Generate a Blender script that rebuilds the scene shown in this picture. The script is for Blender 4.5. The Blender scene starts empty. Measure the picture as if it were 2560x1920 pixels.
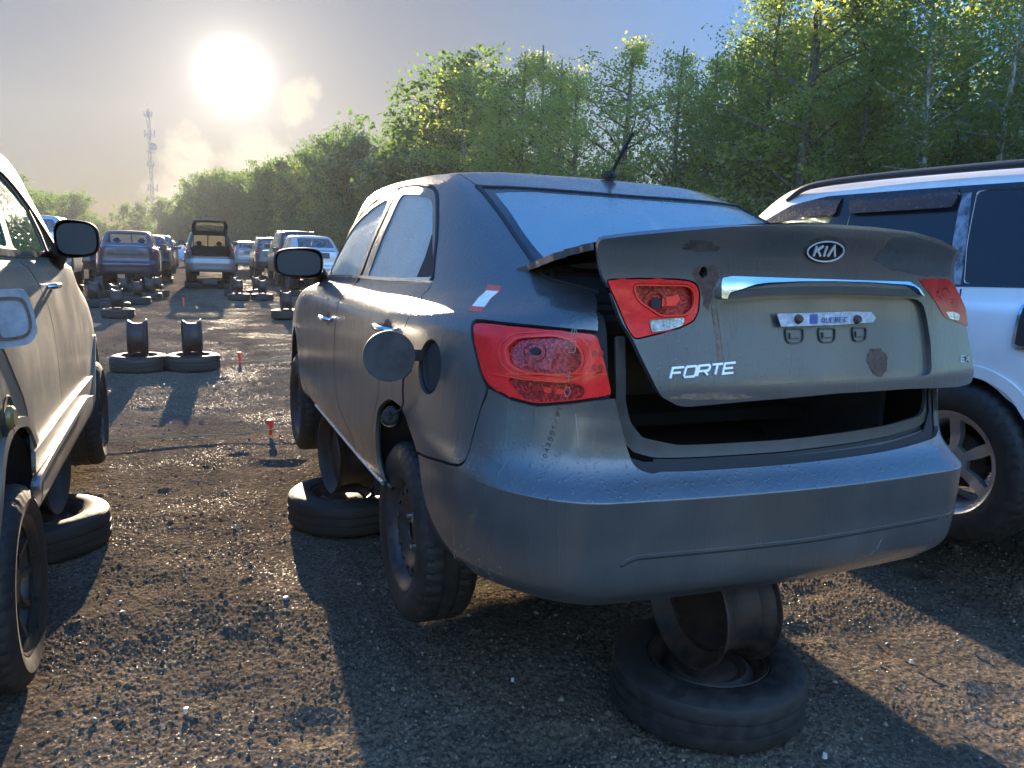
import bpy, bmesh, math, random
import numpy as np
from mathutils import Vector, Matrix
from mathutils.geometry import delaunay_2d_cdt
PI = math.pi
random.seed(7); rng = np.random.default_rng(11)
scene = bpy.context.scene
col = scene.collection

# ---------------------------------------------------------------- camera, sky, sun, exposure
CAM_YAW, CAM_PITCH, CAM_ROLL, CAM_F = .398, .163, .026, 780.
def cam_axes(yaw, pitch, roll):
    cy, sy, cp, sp = math.cos(yaw), math.sin(yaw), math.cos(pitch), math.sin(pitch)
    f = Vector((sy*cp, cy*cp, -sp)); r = Vector((cy, -sy, 0)); u = r.cross(f)
    return (math.cos(roll)*r+math.sin(roll)*u, -math.sin(roll)*r+math.cos(roll)*u, f)
cam_data = bpy.data.cameras.new("camera"); cam = bpy.data.objects.new("camera", cam_data); col.objects.link(cam)
_r, _u, _f = cam_axes(CAM_YAW, CAM_PITCH, CAM_ROLL)
cam.matrix_world = Matrix(((_r.x, _u.x, -_f.x, 0), (_r.y, _u.y, -_f.y, 0), (_r.z, _u.z, -_f.z, 1.5), (0, 0, 0, 1)))
cam_data.sensor_width = 36; cam_data.lens = 36*CAM_F/1024; cam_data.clip_start = .05; cam_data.clip_end = 20000
scene.camera = cam

SUN = Vector((.0601, .9794, .1928)).normalized()
SUN_EL = math.asin(SUN.z); SUN_AZ = math.atan2(SUN.x, SUN.y)
world = bpy.data.worlds.new("World"); scene.world = world; world.use_nodes = True
nt = world.node_tree; nt.nodes.clear()
def wn(t, **k):
    n = nt.nodes.new(t)
    for a, b in k.items(): setattr(n, a, b)
    return n
wout = wn('ShaderNodeOutputWorld'); bg = wn('ShaderNodeBackground'); sky = wn('ShaderNodeTexSky')
sky.sky_type = 'NISHITA'; sky.sun_disc = False; sky.sun_elevation = SUN_EL; sky.sun_rotation = SUN_AZ
sky.air_density = 1.0; sky.dust_density = .35; sky.ozone_density = 3.0; sky.altitude = 100
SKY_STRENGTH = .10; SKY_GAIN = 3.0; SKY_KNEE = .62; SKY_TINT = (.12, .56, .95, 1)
tc = wn('ShaderNodeTexCoord')
nrm = wn('ShaderNodeVectorMath', operation='NORMALIZE'); nt.links.new(tc.outputs['Generated'], nrm.inputs[0])
def wdot(v, a=nrm):
    n = wn('ShaderNodeVectorMath', operation='DOT_PRODUCT'); nt.links.new(a.outputs[0], n.inputs[0]); n.inputs[1].default_value = v; return n.outputs['Value']
def wm(op, a, b=None, c=None, clamp=False):
    n = wn('ShaderNodeMath', operation=op); n.use_clamp = clamp
    for i, x in enumerate((a, b, c)):
        if x is None: continue
        if isinstance(x, (int, float)): n.inputs[i].default_value = x
        else: nt.links.new(x, n.inputs[i])
    return n.outputs[0]
dsun = wm('MAXIMUM', wdot(SUN), 0.)
def lobe(p, a): return wm('MULTIPLY', wm('POWER', dsun, p), a)
def wadd(c1, c2, fac=1., mode='ADD'):
    n = wn('ShaderNodeMix', data_type='RGBA', blend_type=mode); n.clamp_result = False
    if isinstance(fac, (int, float)): n.inputs[0].default_value = fac
    else: nt.links.new(fac, n.inputs[0])
    for s, x in ((6, c1), (7, c2)):
        if isinstance(x, tuple): n.inputs[s].default_value = x
        else: nt.links.new(x, n.inputs[s])
    return n.outputs[2]
def wscale(colr, s):
    n = wn('ShaderNodeVectorMath', operation='SCALE'); n.inputs[0].default_value = colr[:3]; nt.links.new(s, n.inputs['Scale']); return n.outputs[0]
# compress the sky's range, then add the aureole round the sun
lum = wm('MULTIPLY', wdot((.25, .60, .15), sky), 1.)
comp = wm('DIVIDE', SKY_GAIN, wm('ADD', 1., wm('DIVIDE', lum, SKY_KNEE)))
sc_ = wn('ShaderNodeVectorMath', operation='SCALE'); nt.links.new(sky.outputs[0], sc_.inputs[0]); nt.links.new(comp, sc_.inputs['Scale'])
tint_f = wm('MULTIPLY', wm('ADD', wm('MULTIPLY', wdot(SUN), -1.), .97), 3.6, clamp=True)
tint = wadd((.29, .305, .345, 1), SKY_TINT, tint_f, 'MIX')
back = wm('ADD', 1., wm('MULTIPLY', wm('MAXIMUM', wm('ADD', .25, wdot(-SUN)), 0.), 4.6)); tint = wadd(tint, (.74, .68, .66, 1), wm('MULTIPLY', wm('ADD', .1, wdot(-SUN)), 1.6, clamp=True), 'MIX'); bs_ = wn('ShaderNodeVectorMath', operation='SCALE'); nt.links.new(tint, bs_.inputs[0]); nt.links.new(back, bs_.inputs['Scale']); tint = bs_.outputs[0]  # added fill: sky opposite the sun is brightened to lift rear-facing surfaces
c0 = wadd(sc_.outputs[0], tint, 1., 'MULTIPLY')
g1 = wscale((1., .95, .86, 1), lobe(4600, 16.)); g2 = wscale((1., .90, .76, 1), lobe(190, .70)); g3 = wscale((1., .90, .80, 1), lobe(45, .22))
c0 = wadd(c0, g1); c0 = wadd(c0, g2); c0 = wadd(c0, g3); c0 = wadd(c0, wscale((1., .93, .80, 1), lobe(1300, 1.2)))
# low cumulus and the plume of bright cloud behind the mast
def dirn(px, py):
    v = _r*((px-512)/CAM_F)-_u*((py-384)/CAM_F)+_f; return v.normalized()
noi = wn('ShaderNodeTexNoise'); noi.inputs['Scale'].default_value = 26; noi.inputs['Detail'].default_value = 7; noi.inputs['Roughness'].default_value = .62
nt.links.new(nrm.outputs[0], noi.inputs['Vector'])
nz = wm('SUBTRACT', noi.outputs[0], .5)
masks = None
for (px, py, rad) in ((190, 150, 1.6), (186, 172, 2.0), (182, 196, 2.6), (196, 188, 2.2), (250, 158, 2.2), (270, 165, 2.0), (300, 103, 1.6), (312, 92, .9)):
    dd = wdot(dirn(px, py)); ang = wm('MULTIPLY', wm('ARCCOSINE', wm('MINIMUM', dd, 1.)), 57.3/rad)
    m = wm('SUBTRACT', 1., ang); 
    masks = m if masks is None else wm('MAXIMUM', masks, m)
cl = wm('MULTIPLY', wm('ADD', masks, wm('MULTIPLY', nz, 2.4)), 1.7, clamp=True)
cl = wm('MULTIPLY', cl, .55)
c0 = wadd(c0, (2.2, 1.95, 1.5, 1), cl, 'MIX')
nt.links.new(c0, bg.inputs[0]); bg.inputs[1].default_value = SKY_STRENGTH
nt.links.new(bg.outputs[0], wout.inputs[0])

sl = bpy.data.lights.new("sun", 'SUN'); sl.energy = 5.0; sl.angle = math.radians(.53); sl.color = (1., .80, .56)
so = bpy.data.objects.new("sun", sl); col.objects.link(so); so.rotation_euler = SUN.to_track_quat('Z', 'Y').to_euler(); so.location = (0, 0, 30)

scene.view_settings.view_transform = 'Standard'; scene.view_settings.look = 'None'; scene.view_settings.exposure = 2.25; scene.view_settings.gamma = 1
scene.cycles.use_denoising = True
scene.cycles.max_bounces = 8; scene.cycles.transparent_max_bounces = 12; scene.cycles.volume_bounces = 0
scene.cycles.caustics_reflective = False; scene.cycles.caustics_refractive = False
scene.cycles.sample_clamp_indirect = 6

# ---------------------------------------------------------------- tagging
def tag(o, label=None, cat=None, group=None, kind=None):
    if label: o['label'] = label
    if cat: o['category'] = cat
    if group: o['group'] = group
    if kind: o['kind'] = kind
    return o
def empty(name, loc=(0, 0, 0), rot=(0, 0, 0)):
    o = bpy.data.objects.new(name, None); col.objects.link(o); o.location = loc; o.rotation_euler = rot
    o.empty_display_size = .2; return o
def mesh_obj(name, me, mat=None, parent=None):
    o = bpy.data.objects.new(name, me); col.objects.link(o)
    if mat: me.materials.append(mat)
    if parent: o.parent = parent
    return o
def copy_tree(o, parent=None):
    c = o.copy(); col.objects.link(c); c.parent = parent
    for ch in list(o.children): copy_tree(ch, c)
    return c

# ---------------------------------------------------------------- materials
class NT:
    def __init__(s, name):
        s.m = bpy.data.materials.new(name); s.m.use_nodes = True; s.t = s.m.node_tree; s.t.nodes.clear()
        s.out = s.n('ShaderNodeOutputMaterial'); s.tc = s.n('ShaderNodeTexCoord')
    def n(s, t, **k):
        x = s.t.nodes.new(t)
        for a, b in k.items(): setattr(x, a, b)
        return x
    def l(s, a, b): s.t.links.new(a, b)
    def val(s, node, i, v):
        if isinstance(v, (int, float)): node.inputs[i].default_value = v
        elif isinstance(v, (tuple, list)): node.inputs[i].default_value = tuple(v)+((1,) if len(v) == 3 and len(node.inputs[i].default_value) == 4 else ())
        else: s.l(v, node.inputs[i])
    def noise(s, scale, detail=4, rough=.6, vec=None, stretch=None, lac=2):
        x = s.n('ShaderNodeTexNoise'); x.inputs['Scale'].default_value = scale; x.inputs['Detail'].default_value = detail; x.inputs['Roughness'].default_value = rough
        src = vec or s.tc.outputs['Object']
        if stretch:
            mp = s.n('ShaderNodeMapping'); mp.inputs['Scale'].default_value = stretch; s.l(src, mp.inputs[0]); src = mp.outputs[0]
        s.l(src, x.inputs['Vector']); return x.outputs[0]
    def voro(s, scale, feature='F1', out='Distance', vec=None, rand=1.):
        x = s.n('ShaderNodeTexVoronoi', feature=feature); x.inputs['Scale'].default_value = scale; x.inputs['Randomness'].default_value = rand
        s.l(vec or s.tc.outputs['Object'], x.inputs['Vector']); return x.outputs[out]
    def ramp(s, f, a, b, c0=0., c1=1.):
        x = s.n('ShaderNodeMapRange'); s.val(x, 0, f); x.inputs[1].default_value = a; x.inputs[2].default_value = b; x.inputs[3].default_value = c0; x.inputs[4].default_value = c1; return x.outputs[0]
    def math(s, op, a, b=0.):
        x = s.n('ShaderNodeMath', operation=op); s.val(x, 0, a); s.val(x, 1, b); return x.outputs[0]
    def mix(s, f, a, b, mode='MIX'):
        x = s.n('ShaderNodeMix', data_type='RGBA', blend_type=mode); s.val(x, 0, f); s.val(x, 6, a); s.val(x, 7, b); return x.outputs[2]
    def bump(s, h, st=.5, dist=.01, nrm=None):
        x = s.n('ShaderNodeBump'); s.val(x, 'Height', h); x.inputs['Strength'].default_value = st; x.inputs['Distance'].default_value = dist
        if nrm: s.l(nrm, x.inputs['Normal'])
        return x.outputs[0]
    def bsdf(s, base=(.5, .5, .5), rough=.5, metal=0., spec=.5, coat=0., coat_r=.1, nrm=None, trans=0., ior=1.45, **k):
        x = s.n('ShaderNodeBsdfPrincipled'); s.val(x, 'Base Color', base); s.val(x, 'Roughness', rough); s.val(x, 'Metallic', metal); s.val(x, 'Specular IOR Level', spec)
        s.val(x, 'Coat Weight', coat); s.val(x, 'Coat Roughness', coat_r); s.val(x, 'Transmission Weight', trans); s.val(x, 'IOR', ior)
        if nrm: s.l(nrm, x.inputs['Normal'])
        for a, b in k.items(): s.val(x, a, b)
        s.l(x.outputs[0], s.out.inputs[0]); s.b = x; return x
def simple(name, base, rough=.5, metal=0., spec=.5, nscale=40, namt=.15, bumpst=0., bscale=200, coat=0.):
    m = NT(name); f = m.noise(nscale, 3); d = tuple(c*(1-namt) for c in base); l = tuple(min(1, c*(1+namt)) for c in base)
    nr = m.bump(m.noise(bscale, 3), bumpst, .002) if bumpst else None
    m.bsdf(m.mix(m.ramp(f, .3, .7), d, l), m.ramp(f, .3, .7, max(0, rough-.06), min(1, rough+.08)), metal, spec, coat, nrm=nr); return m.m
def paint(name, base, rough=.38, metal=.5, dirt=(.20, .18, .15), dirtamt=.35, drops=1., coat=.5):
    m = NT(name)
    st = m.noise(9, 5, .65, stretch=(1, 1, .12)); sp = m.noise(3.5, 5, .6); fine = m.noise(160, 2, .5)
    flake = m.noise(1400, 1, .5)
    film = m.math('MULTIPLY', m.ramp(sp, .38, .72), m.ramp(st, .35, .7, .25, 1.))
    c = m.mix(m.math('MULTIPLY', film, dirtamt), base, dirt)
    c = m.mix(m.ramp(flake, .35, .75, 0, .25), c, tuple(min(1, x*2.2) for x in base))
    r = m.math('ADD', rough, m.math('MULTIPLY', film, .3)); r = m.math('ADD', r, m.ramp(fine, .3, .7, -.03, .04))
    # rain drops on the upward faces
    v = m.voro(70); geo = m.n('ShaderNodeNewGeometry'); sx = m.n('ShaderNodeSeparateXYZ'); m.l(geo.outputs['Normal'], sx.inputs[0])
    up = m.ramp(sx.outputs[2], .12, .55, .15, 1.)
    keep = m.ramp(m.voro(70, out='Color'), .3, .31)
    dr = m.math('MULTIPLY', m.math('MULTIPLY', m.ramp(v, .0, .32, 1, 0), up), drops)
    dr = m.math('MULTIPLY', dr, keep)
    run = m.math('MULTIPLY', m.ramp(m.noise(60, 3, .6, stretch=(1, 1, .06)), .55, .7), .35*drops)
    nr = m.bump(m.math('ADD', dr, run), .6, .004)
    m.bsdf(c, r, metal, .5, coat, .18, nr); return m.m
M = {}
M['forte'] = paint('bronze_grey_paint', (.084, .084, .084), .34, .45, (.17, .16, .145), .30, coat=1.)
M['forte_trim'] = simple('body_coloured_trim', (.06, .06, .06), .42, .3, nscale=25)
M['tan'] = paint('tan_silver_paint', (.16, .15, .12), .42, .35, (.27, .24, .185), .6, .8, .25)
M['silver'] = paint('white_silver_paint', (.80, .79, .78), .34, .05, (.45, .44, .42), .4, .25)
M['black_plastic'] = simple('black_plastic', (.018, .018, .019), .62, nscale=60, bumpst=.15, bscale=500)
M['dark_plastic'] = simple('grey_plastic', (.05, .05, .052), .55, nscale=60, bumpst=.15, bscale=500)
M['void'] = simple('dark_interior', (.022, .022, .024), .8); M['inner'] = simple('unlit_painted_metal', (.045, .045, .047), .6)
M['cloth'] = simple('grey_seat_cloth', (.10, .10, .10), .85, bumpst=.3)
M['chrome'] = simple('chrome', (.72, .74, .77), .14, 1., nscale=8, namt=.08)
M['badge'] = simple('badge_metal', (.80, .82, .85), .32, .55, nscale=8, namt=.05)
M['steel_black'] = simple('black_steel_wheel', (.032, .032, .034), .45, .2, nscale=30, namt=.4, bumpst=.1)
M['alloy'] = simple('silver_alloy', (.52, .53, .55), .32, .8, nscale=14)
M['alloy_dark'] = simple('dark_alloy', (.06, .058, .055), .3, .7, nscale=14)
m = NT('rusty_steel'); f = m.noise(14, 6, .7); m.bsdf(m.mix(m.ramp(f, .4, .62), (.018, .018, .018), (.055, .032, .022)), m.ramp(f, .3, .7, .38, .75), .2, nrm=m.bump(m.noise(120), .3, .003)); M['rim'] = m.m
m = NT('rust'); f = m.noise(50, 6, .7); m.bsdf(m.mix(m.ramp(f, .35, .65), (.055, .032, .024), (.13, .075, .055)), .85, nrm=m.bump(f, .6, .003)); M['rust'] = m.m
def tyre_mat():
    m = NT('rubber'); f = m.noise(22, 5, .7); m.bsdf(m.mix(m.ramp(f, .45, .75), (.011, .011, .011), (.030, .027, .024)), m.ramp(f, .3, .7, .5, .8), nrm=m.bump(m.noise(260), .25, .002)); return m.m
M['rubber'] = tyre_mat()
def glass_fog(name, tint=(.62, .74, .74), clear=.22, rough=.22, drops=.7, dif=.22, glf=.9, dk=.5):
    m = NT(name)
    tr = m.n('ShaderNodeBsdfTranslucent'); m.val(tr, 0, tint); gl = m.n('ShaderNodeBsdfGlossy'); m.val(gl, 0, (.9, .95, 1.)); m.val(gl, 1, m.ramp(m.noise(30, 3), .3, .7, rough*.7, rough*1.3))
    di = m.n('ShaderNodeBsdfDiffuse'); m.val(di, 0, tuple(dk*c for c in tint)); tp = m.n('ShaderNodeBsdfTransparent'); m.val(tp, 0, tuple(min(1, c*1.15) for c in tint))
    v = m.voro(95); big = m.voro(38)
    h = m.math('ADD', m.math('MULTIPLY', m.ramp(v, 0, .4, 1, 0), .6), m.ramp(big, 0, .2, 1, 0)); nr = m.bump(h, drops, .003)
    for b in (gl, di, tr): m.l(nr, b.inputs['Normal'])
    fog = m.noise(5, 4, .6)
    a = m.n('ShaderNodeMixShader'); m.val(a, 0, dif); m.l(tr.outputs[0], a.inputs[1]); m.l(di.outputs[0], a.inputs[2])
    b = m.n('ShaderNodeMixShader'); m.val(b, 0, m.ramp(fog, .35, .7, min(1, clear*1.6), clear*.5)); m.l(a.outputs[0], b.inputs[1]); m.l(tp.outputs[0], b.inputs[2])
    fr = m.n('ShaderNodeFresnel'); fr.inputs[0].default_value = 1.5; m.l(nr, fr.inputs['Normal'])
    c = m.n('ShaderNodeMixShader'); m.val(c, 0, m.math('ADD', m.math('MULTIPLY', fr.outputs[0], glf), .05*glf)); m.l(b.outputs[0], c.inputs[1]); m.l(gl.outputs[0], c.inputs[2])
    m.l(c.outputs[0], m.out.inputs[0]); return m.m
M['fog_glass'] = glass_fog('dewy_glass', (.84, 1.0, .95), .12, .2, .5, .5, .9, .88)
M['fog_green'] = glass_fog('green_dewy_glass', (.17, .42, .24), .10, .10, .9, .3, .35)
M['clear_glass'] = glass_fog('dusty_glass', (.55, .60, .58), .6, .06, .15)
m = NT('tinted_glass'); f = m.noise(8, 4); m.bsdf((.018, .022, .03), m.ramp(f, .3, .7, .05, .16), 0, .6, nrm=m.bump(m.voro(110), .08, .002)); M['tint'] = m.m
def lens(name, base, rough=.16):
    m = NT(name); f = m.noise(26, 4); b = m.mix(m.ramp(f, .35, .7), tuple(x*.8 for x in base), tuple(min(1, x*1.15) for x in base))
    m.bsdf(b, m.ramp(f, .3, .7, rough*.7, rough*1.5), 0, .35, .25, .05, nrm=m.bump(m.voro(140), .10, .002)); return m.m
M['red'] = lens('red_lens', (.80, .022, .022)); M['red_dark'] = lens('dark_red_lens', (.17, .012, .015)); M['red_mid'] = lens('mid_red_lens', (.42, .020, .022)); m = NT('faceted_red_reflector'); v = m.voro(210, out='Color'); s_ = m.n('ShaderNodeSeparateColor'); m.l(v, s_.inputs[0]); m.bsdf(m.mix(m.ramp(s_.outputs[0], .35, .9), (.20, .012, .016), (.62, .04, .04)), .18, .2, .5, .3, .05, nrm=m.bump(s_.outputs[1], .5, .004)); M['facet'] = m.m
M['red_hi'] = lens('bright_red_lens', (.95, .05, .03))
M['clear_lens'] = simple('clear_lens', (.55, .60, .66), .12, .6, nscale=120, namt=.6)
M['amber'] = lens('amber_lens', (.8, .35, .05))
M['sticker_red'] = simple('red_sticker', (.62, .10, .08), .5); M['sticker_white'] = simple('white_sticker', (.78, .78, .78), .5)
M['marker'] = simple('grease_pencil', (.05, .035, .03), .7); M['marker_light'] = simple('pale_scratch', (.26, .22, .19), .7)
M['plate'] = simple('plate_metal', (.38, .41, .48), .4, .3, nscale=80, namt=.35, bumpst=.5, bscale=90); M['plate_blue'] = simple('plate_blue', (.05, .09, .28), .4)
M['peg'] = simple('fluorescent_red_plastic', (.85, .05, .04), .6)
M['rope'] = simple('yellow_cord', (.40, .33, .16), .8)
M['galv'] = simple('galvanised_steel', (.18, .18, .18), .6, .4)

# ---------------------------------------------------------------- surfaces and panels
class Surf:
    """smooth car shell: rows = feature lines, columns = stations round the car (periodic)"""
    def __init__(s, net, crease=None):
        s.cr = crease; m = net[:, :0:-1].copy(); m[:, :, 0] *= -1
        s.n = np.concatenate([m, net[:, :-1]], 1); s.nl = net.shape[0]; s.m = s.n.shape[1]; s.h = net.shape[1]-1
    def __call__(s, u, t):
        u = np.asarray(u, float); t = np.asarray(t, float)
        def w(f): return (-.5*f+f**2-.5*f**3, 1-2.5*f**2+1.5*f**3, .5*f+2*f**2-1.5*f**3, -.5*f**2+.5*f**3)
        uu = u+s.h; iu = np.floor(uu).astype(int); fu = uu-iu
        tt = np.clip(t, 0, s.nl-1-1e-9); it = np.floor(tt).astype(int); ft = tt-it
        wu = w(fu); wt = list(w(ft)); out = 0
        if s.cr:   # a sharp crease along one feature line near the tail
            k, c0, c1 = s.cr; au = np.abs((u+s.h) % s.m-s.h); cw = np.clip((c1-au)/(c1-c0), 0, 1); cw = cw*cw*(3-2*cw)
            A = cw*(it == k); B = cw*(it == k-1)      # first / last neighbour replaced by reflection
            w0, w3 = wt[0], wt[3]
            wt = [w0*(1-A), wt[1]+2*w0*A-w3*B, wt[2]-w0*A+2*w3*B, w3*(1-B)]
        for a in range(4):
            ia = (iu+a-1) % s.m
            for b in range(4):
                ib = it+b-1; lo = ib < 0; hi = ib > s.nl-1
                P = s.n[np.clip(ib, 0, s.nl-1), ia]; P1 = s.n[np.where(lo, 1, np.where(hi, s.nl-2, 0)), ia]
                P = np.where((lo | hi)[..., None], 2*P-P1, P)
                out = out+P*(wu[a]*wt[b])[..., None]
        return out
def normals(S, u, t, e=.01):
    a = S(u+e, t)-S(u-e, t); b = S(u, t+e)-S(u, t-e)
    n = np.cross(b, a); l = np.linalg.norm(n, axis=-1, keepdims=True); n = n/(l+1e-12)
    return n
def inpoly(p, poly):
    x, y = p[:, 0], p[:, 1]; r = np.zeros(len(p), bool); q = np.asarray(poly); j = len(q)-1
    for i in range(len(q)):
        a, b = q[i], q[j]
        if a[1] != b[1]:
            c = (a[1] > y) != (b[1] > y)
            r ^= c & (x < (b[0]-a[0])*(y-a[1])/(b[1]-a[1])+a[0])
        j = i
    return r
def spline(pts, n=4):
    """smooth an open run of points"""
    p = np.asarray(pts, float)
    if len(p) < 3: return [tuple(a) for a in p]
    q = np.vstack([2*p[0]-p[1], p, 2*p[-1]-p[-2]]); out = []
    for i in range(len(p)-1):
        for k in range(n):
            f = k/n; a, b, c, d = q[i:i+4]
            out.append(tuple(.5*((2*b)+(-a+c)*f+(2*a-5*b+4*c-d)*f*f+(-a+3*b-3*c+d)*f**3)))
    out.append(tuple(p[-1])); return out
def closed(pts, n=4):
    p = np.asarray(pts, float); k = len(p); out = []
    for i in range(k):
        a, b, c, d = p[i-1], p[i], p[(i+1) % k], p[(i+2) % k]
        for j in range(n):
            f = j/n; out.append(tuple(.5*((2*b)+(-a+c)*f+(2*a-5*b+4*c-d)*f*f+(-a+3*b-3*c+d)*f**3)))
    return out
def rounded(poly, r, n=4):
    """round the corners of a polygon; r in parameter units"""
    p = [Vector((a[0], a[1])) for a in poly]; out = []
    for i in range(len(p)):
        a, b, c = p[i-1], p[i], p[(i+1) % len(p)]
        la, lc = (a-b).length, (c-b).length
        if la < 1e-9 or lc < 1e-9: continue
        ra = min(r, la*.45); rc = min(r, lc*.45); s = b+(a-b)/la*ra; e = b+(c-b)/lc*rc
        for k in range(n+1):
            f = k/n; out.append(tuple(s*(1-f)**2+b*2*f*(1-f)+e*f*f))
    return out
def densify(poly, du, dt):
    out = []; n = len(poly)
    for i in range(n):
        a, b = poly[i], poly[(i+1) % n]; k = max(1, int(math.ceil(max(abs(a[0]-b[0])/du, abs(a[1]-b[1])/dt))))
        for j in range(k): out.append((a[0]+(b[0]-a[0])*j/k, a[1]+(b[1]-a[1])*j/k))
    return out
def panel(name, S, outer, mat, parent=None, holes=(), off=0., thick=.01, gap=0., du=.1, dt=.2, flip=1, bulge=None, wall=True):
    """a sheet cut to an outline on a curved surface, with real thickness and turned-in edges"""
    outer = [tuple(map(float, p[:2])) for p in outer]
    loops = [densify(outer, du, dt)]+[densify([tuple(map(float, p[:2])) for p in h], du, dt) for h in holes]
    lp = []; edges = []; lid = []; k = 0
    for L in loops:
        c = [L[0]]
        for p in L[1:]:
            if abs(p[0]-c[-1][0])/du+abs(p[1]-c[-1][1])/dt > .02: c.append(p)
        L = c; n = len(L); lp += L; edges += [(k+i, k+(i+1) % n) for i in range(n)]; lid.append((k, n)); k += n
    B = np.array(lp)
    o = B[:lid[0][1]]
    us = np.arange(o[:, 0].min()+du/2, o[:, 0].max(), du); ts = np.arange(o[:, 1].min()+dt/2, o[:, 1].max(), dt)
    G = np.stack(np.meshgrid(us, ts), -1).reshape(-1, 2) if len(us) and len(ts) else np.zeros((0, 2))
    def inside(P):
        r = inpoly(P, o)
        for (a, n) in lid[1:]: r &= ~inpoly(P, B[a:a+n])
        return r
    if len(G):
        G = G[inside(G)]
        if len(G):
            sc = np.array([du, dt]); Bs = B/sc; keep = np.ones(len(G), bool)
            for i0 in range(0, len(G), 4000):
                g = G[i0:i0+4000]/sc; d = np.min(((g[:, None]-Bs[None])**2).sum(-1), 1); keep[i0:i0+4000] = d > .16
            G = G[keep]
    V = np.vstack([B, G]) if len(G) else B
    sc = np.array([du, dt]); V2 = [Vector(p) for p in (V/sc)]
    r = delaunay_2d_cdt(V2, edges, [], 0, 1e-6)
    vs = np.array([tuple(v) for v in r[0]])*sc; orig = r[3]
    tri = np.array([f for f in r[2] if len(f) == 3]); 
    cen = vs[tri].mean(1); tri = tri[inside(cen)]
    P = S(vs[:, 0], vs[:, 1]); N = normals(S, vs[:, 0], vs[:, 1])*flip
    # boundary of the triangulation
    cnt = {}
    for f in tri:
        for i in range(3):
            a, b = int(f[i]), int(f[(i+1) % 3]); e = (min(a, b), max(a, b)); cnt.setdefault(e, []).append((a, b))
    bd = {v[0][0]: v[0][1] for v in cnt.values() if len(v) == 1}; prev = {b: a for a, b in bd.items()}
    # orientation
    f0 = tri; fn = np.cross(P[f0[:, 1]]-P[f0[:, 0]], P[f0[:, 2]]-P[f0[:, 0]]); sgn = np.einsum('ij,ij->i', fn, N[f0[:, 0]]).sum()
    if sgn < 0: tri = tri[:, ::-1]; bd, prev = prev, bd
    if gap or True:
        off3 = np.zeros_like(P)
        for a, b in bd.items():
            p = prev.get(a, a); T = P[b]-P[p]; c = np.cross(N[a], T); l = np.linalg.norm(c)
            if l > 1e-9: off3[a] = c/l*gap
        if gap: P = P+off3
    if bulge:
        S_b = lambda u, t: S(u, t)+normals(S, u, t)*flip*bulge(np.stack([u, t], -1))[..., None]
        P = P+N*bulge(vs)[:, None]; N = normals(S_b, vs[:, 0], vs[:, 1], .004)*flip
    P = P+N*off; n0 = len(P)
    verts = [P]; norms = [N]; faces = [tuple(map(int, f)) for f in tri]
    if thick:
        base = n0; ring = list(bd.items())
        idx = {a: i for i, a in enumerate(bd)}; 
        A = np.array(list(bd.keys())); tn = np.zeros((len(A), 3))
        for i, a in enumerate(A):
            T = P[bd[a]]-P[prev.get(a, a)]; c = -np.cross(N[a], T); l = np.linalg.norm(c); tn[i] = c/l if l > 1e-9 else N[a]
        verts += [P[A], P[A]-N[A]*thick]; norms += [tn, tn]; m0 = len(A)
        for a, b in bd.items():
            if b in idx: faces.append((base+idx[b], base+idx[a], base+m0+idx[a], base+m0+idx[b]))
        k0 = n0+2*m0; verts.append(P-N*thick); norms.append(-N)
        faces += [tuple(int(x)+k0 for x in f[::-1]) for f in tri]
    Vv = np.vstack(verts); Nn = np.vstack(norms)
    me = bpy.data.meshes.new(name); me.from_pydata(Vv.tolist(), [], faces)
    me.polygons.foreach_set('use_smooth', [True]*len(me.polygons)); me.update()
    me.normals_split_custom_set_from_vertices(Nn.tolist())
    return mesh_obj(name, me, mat, parent)

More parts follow.
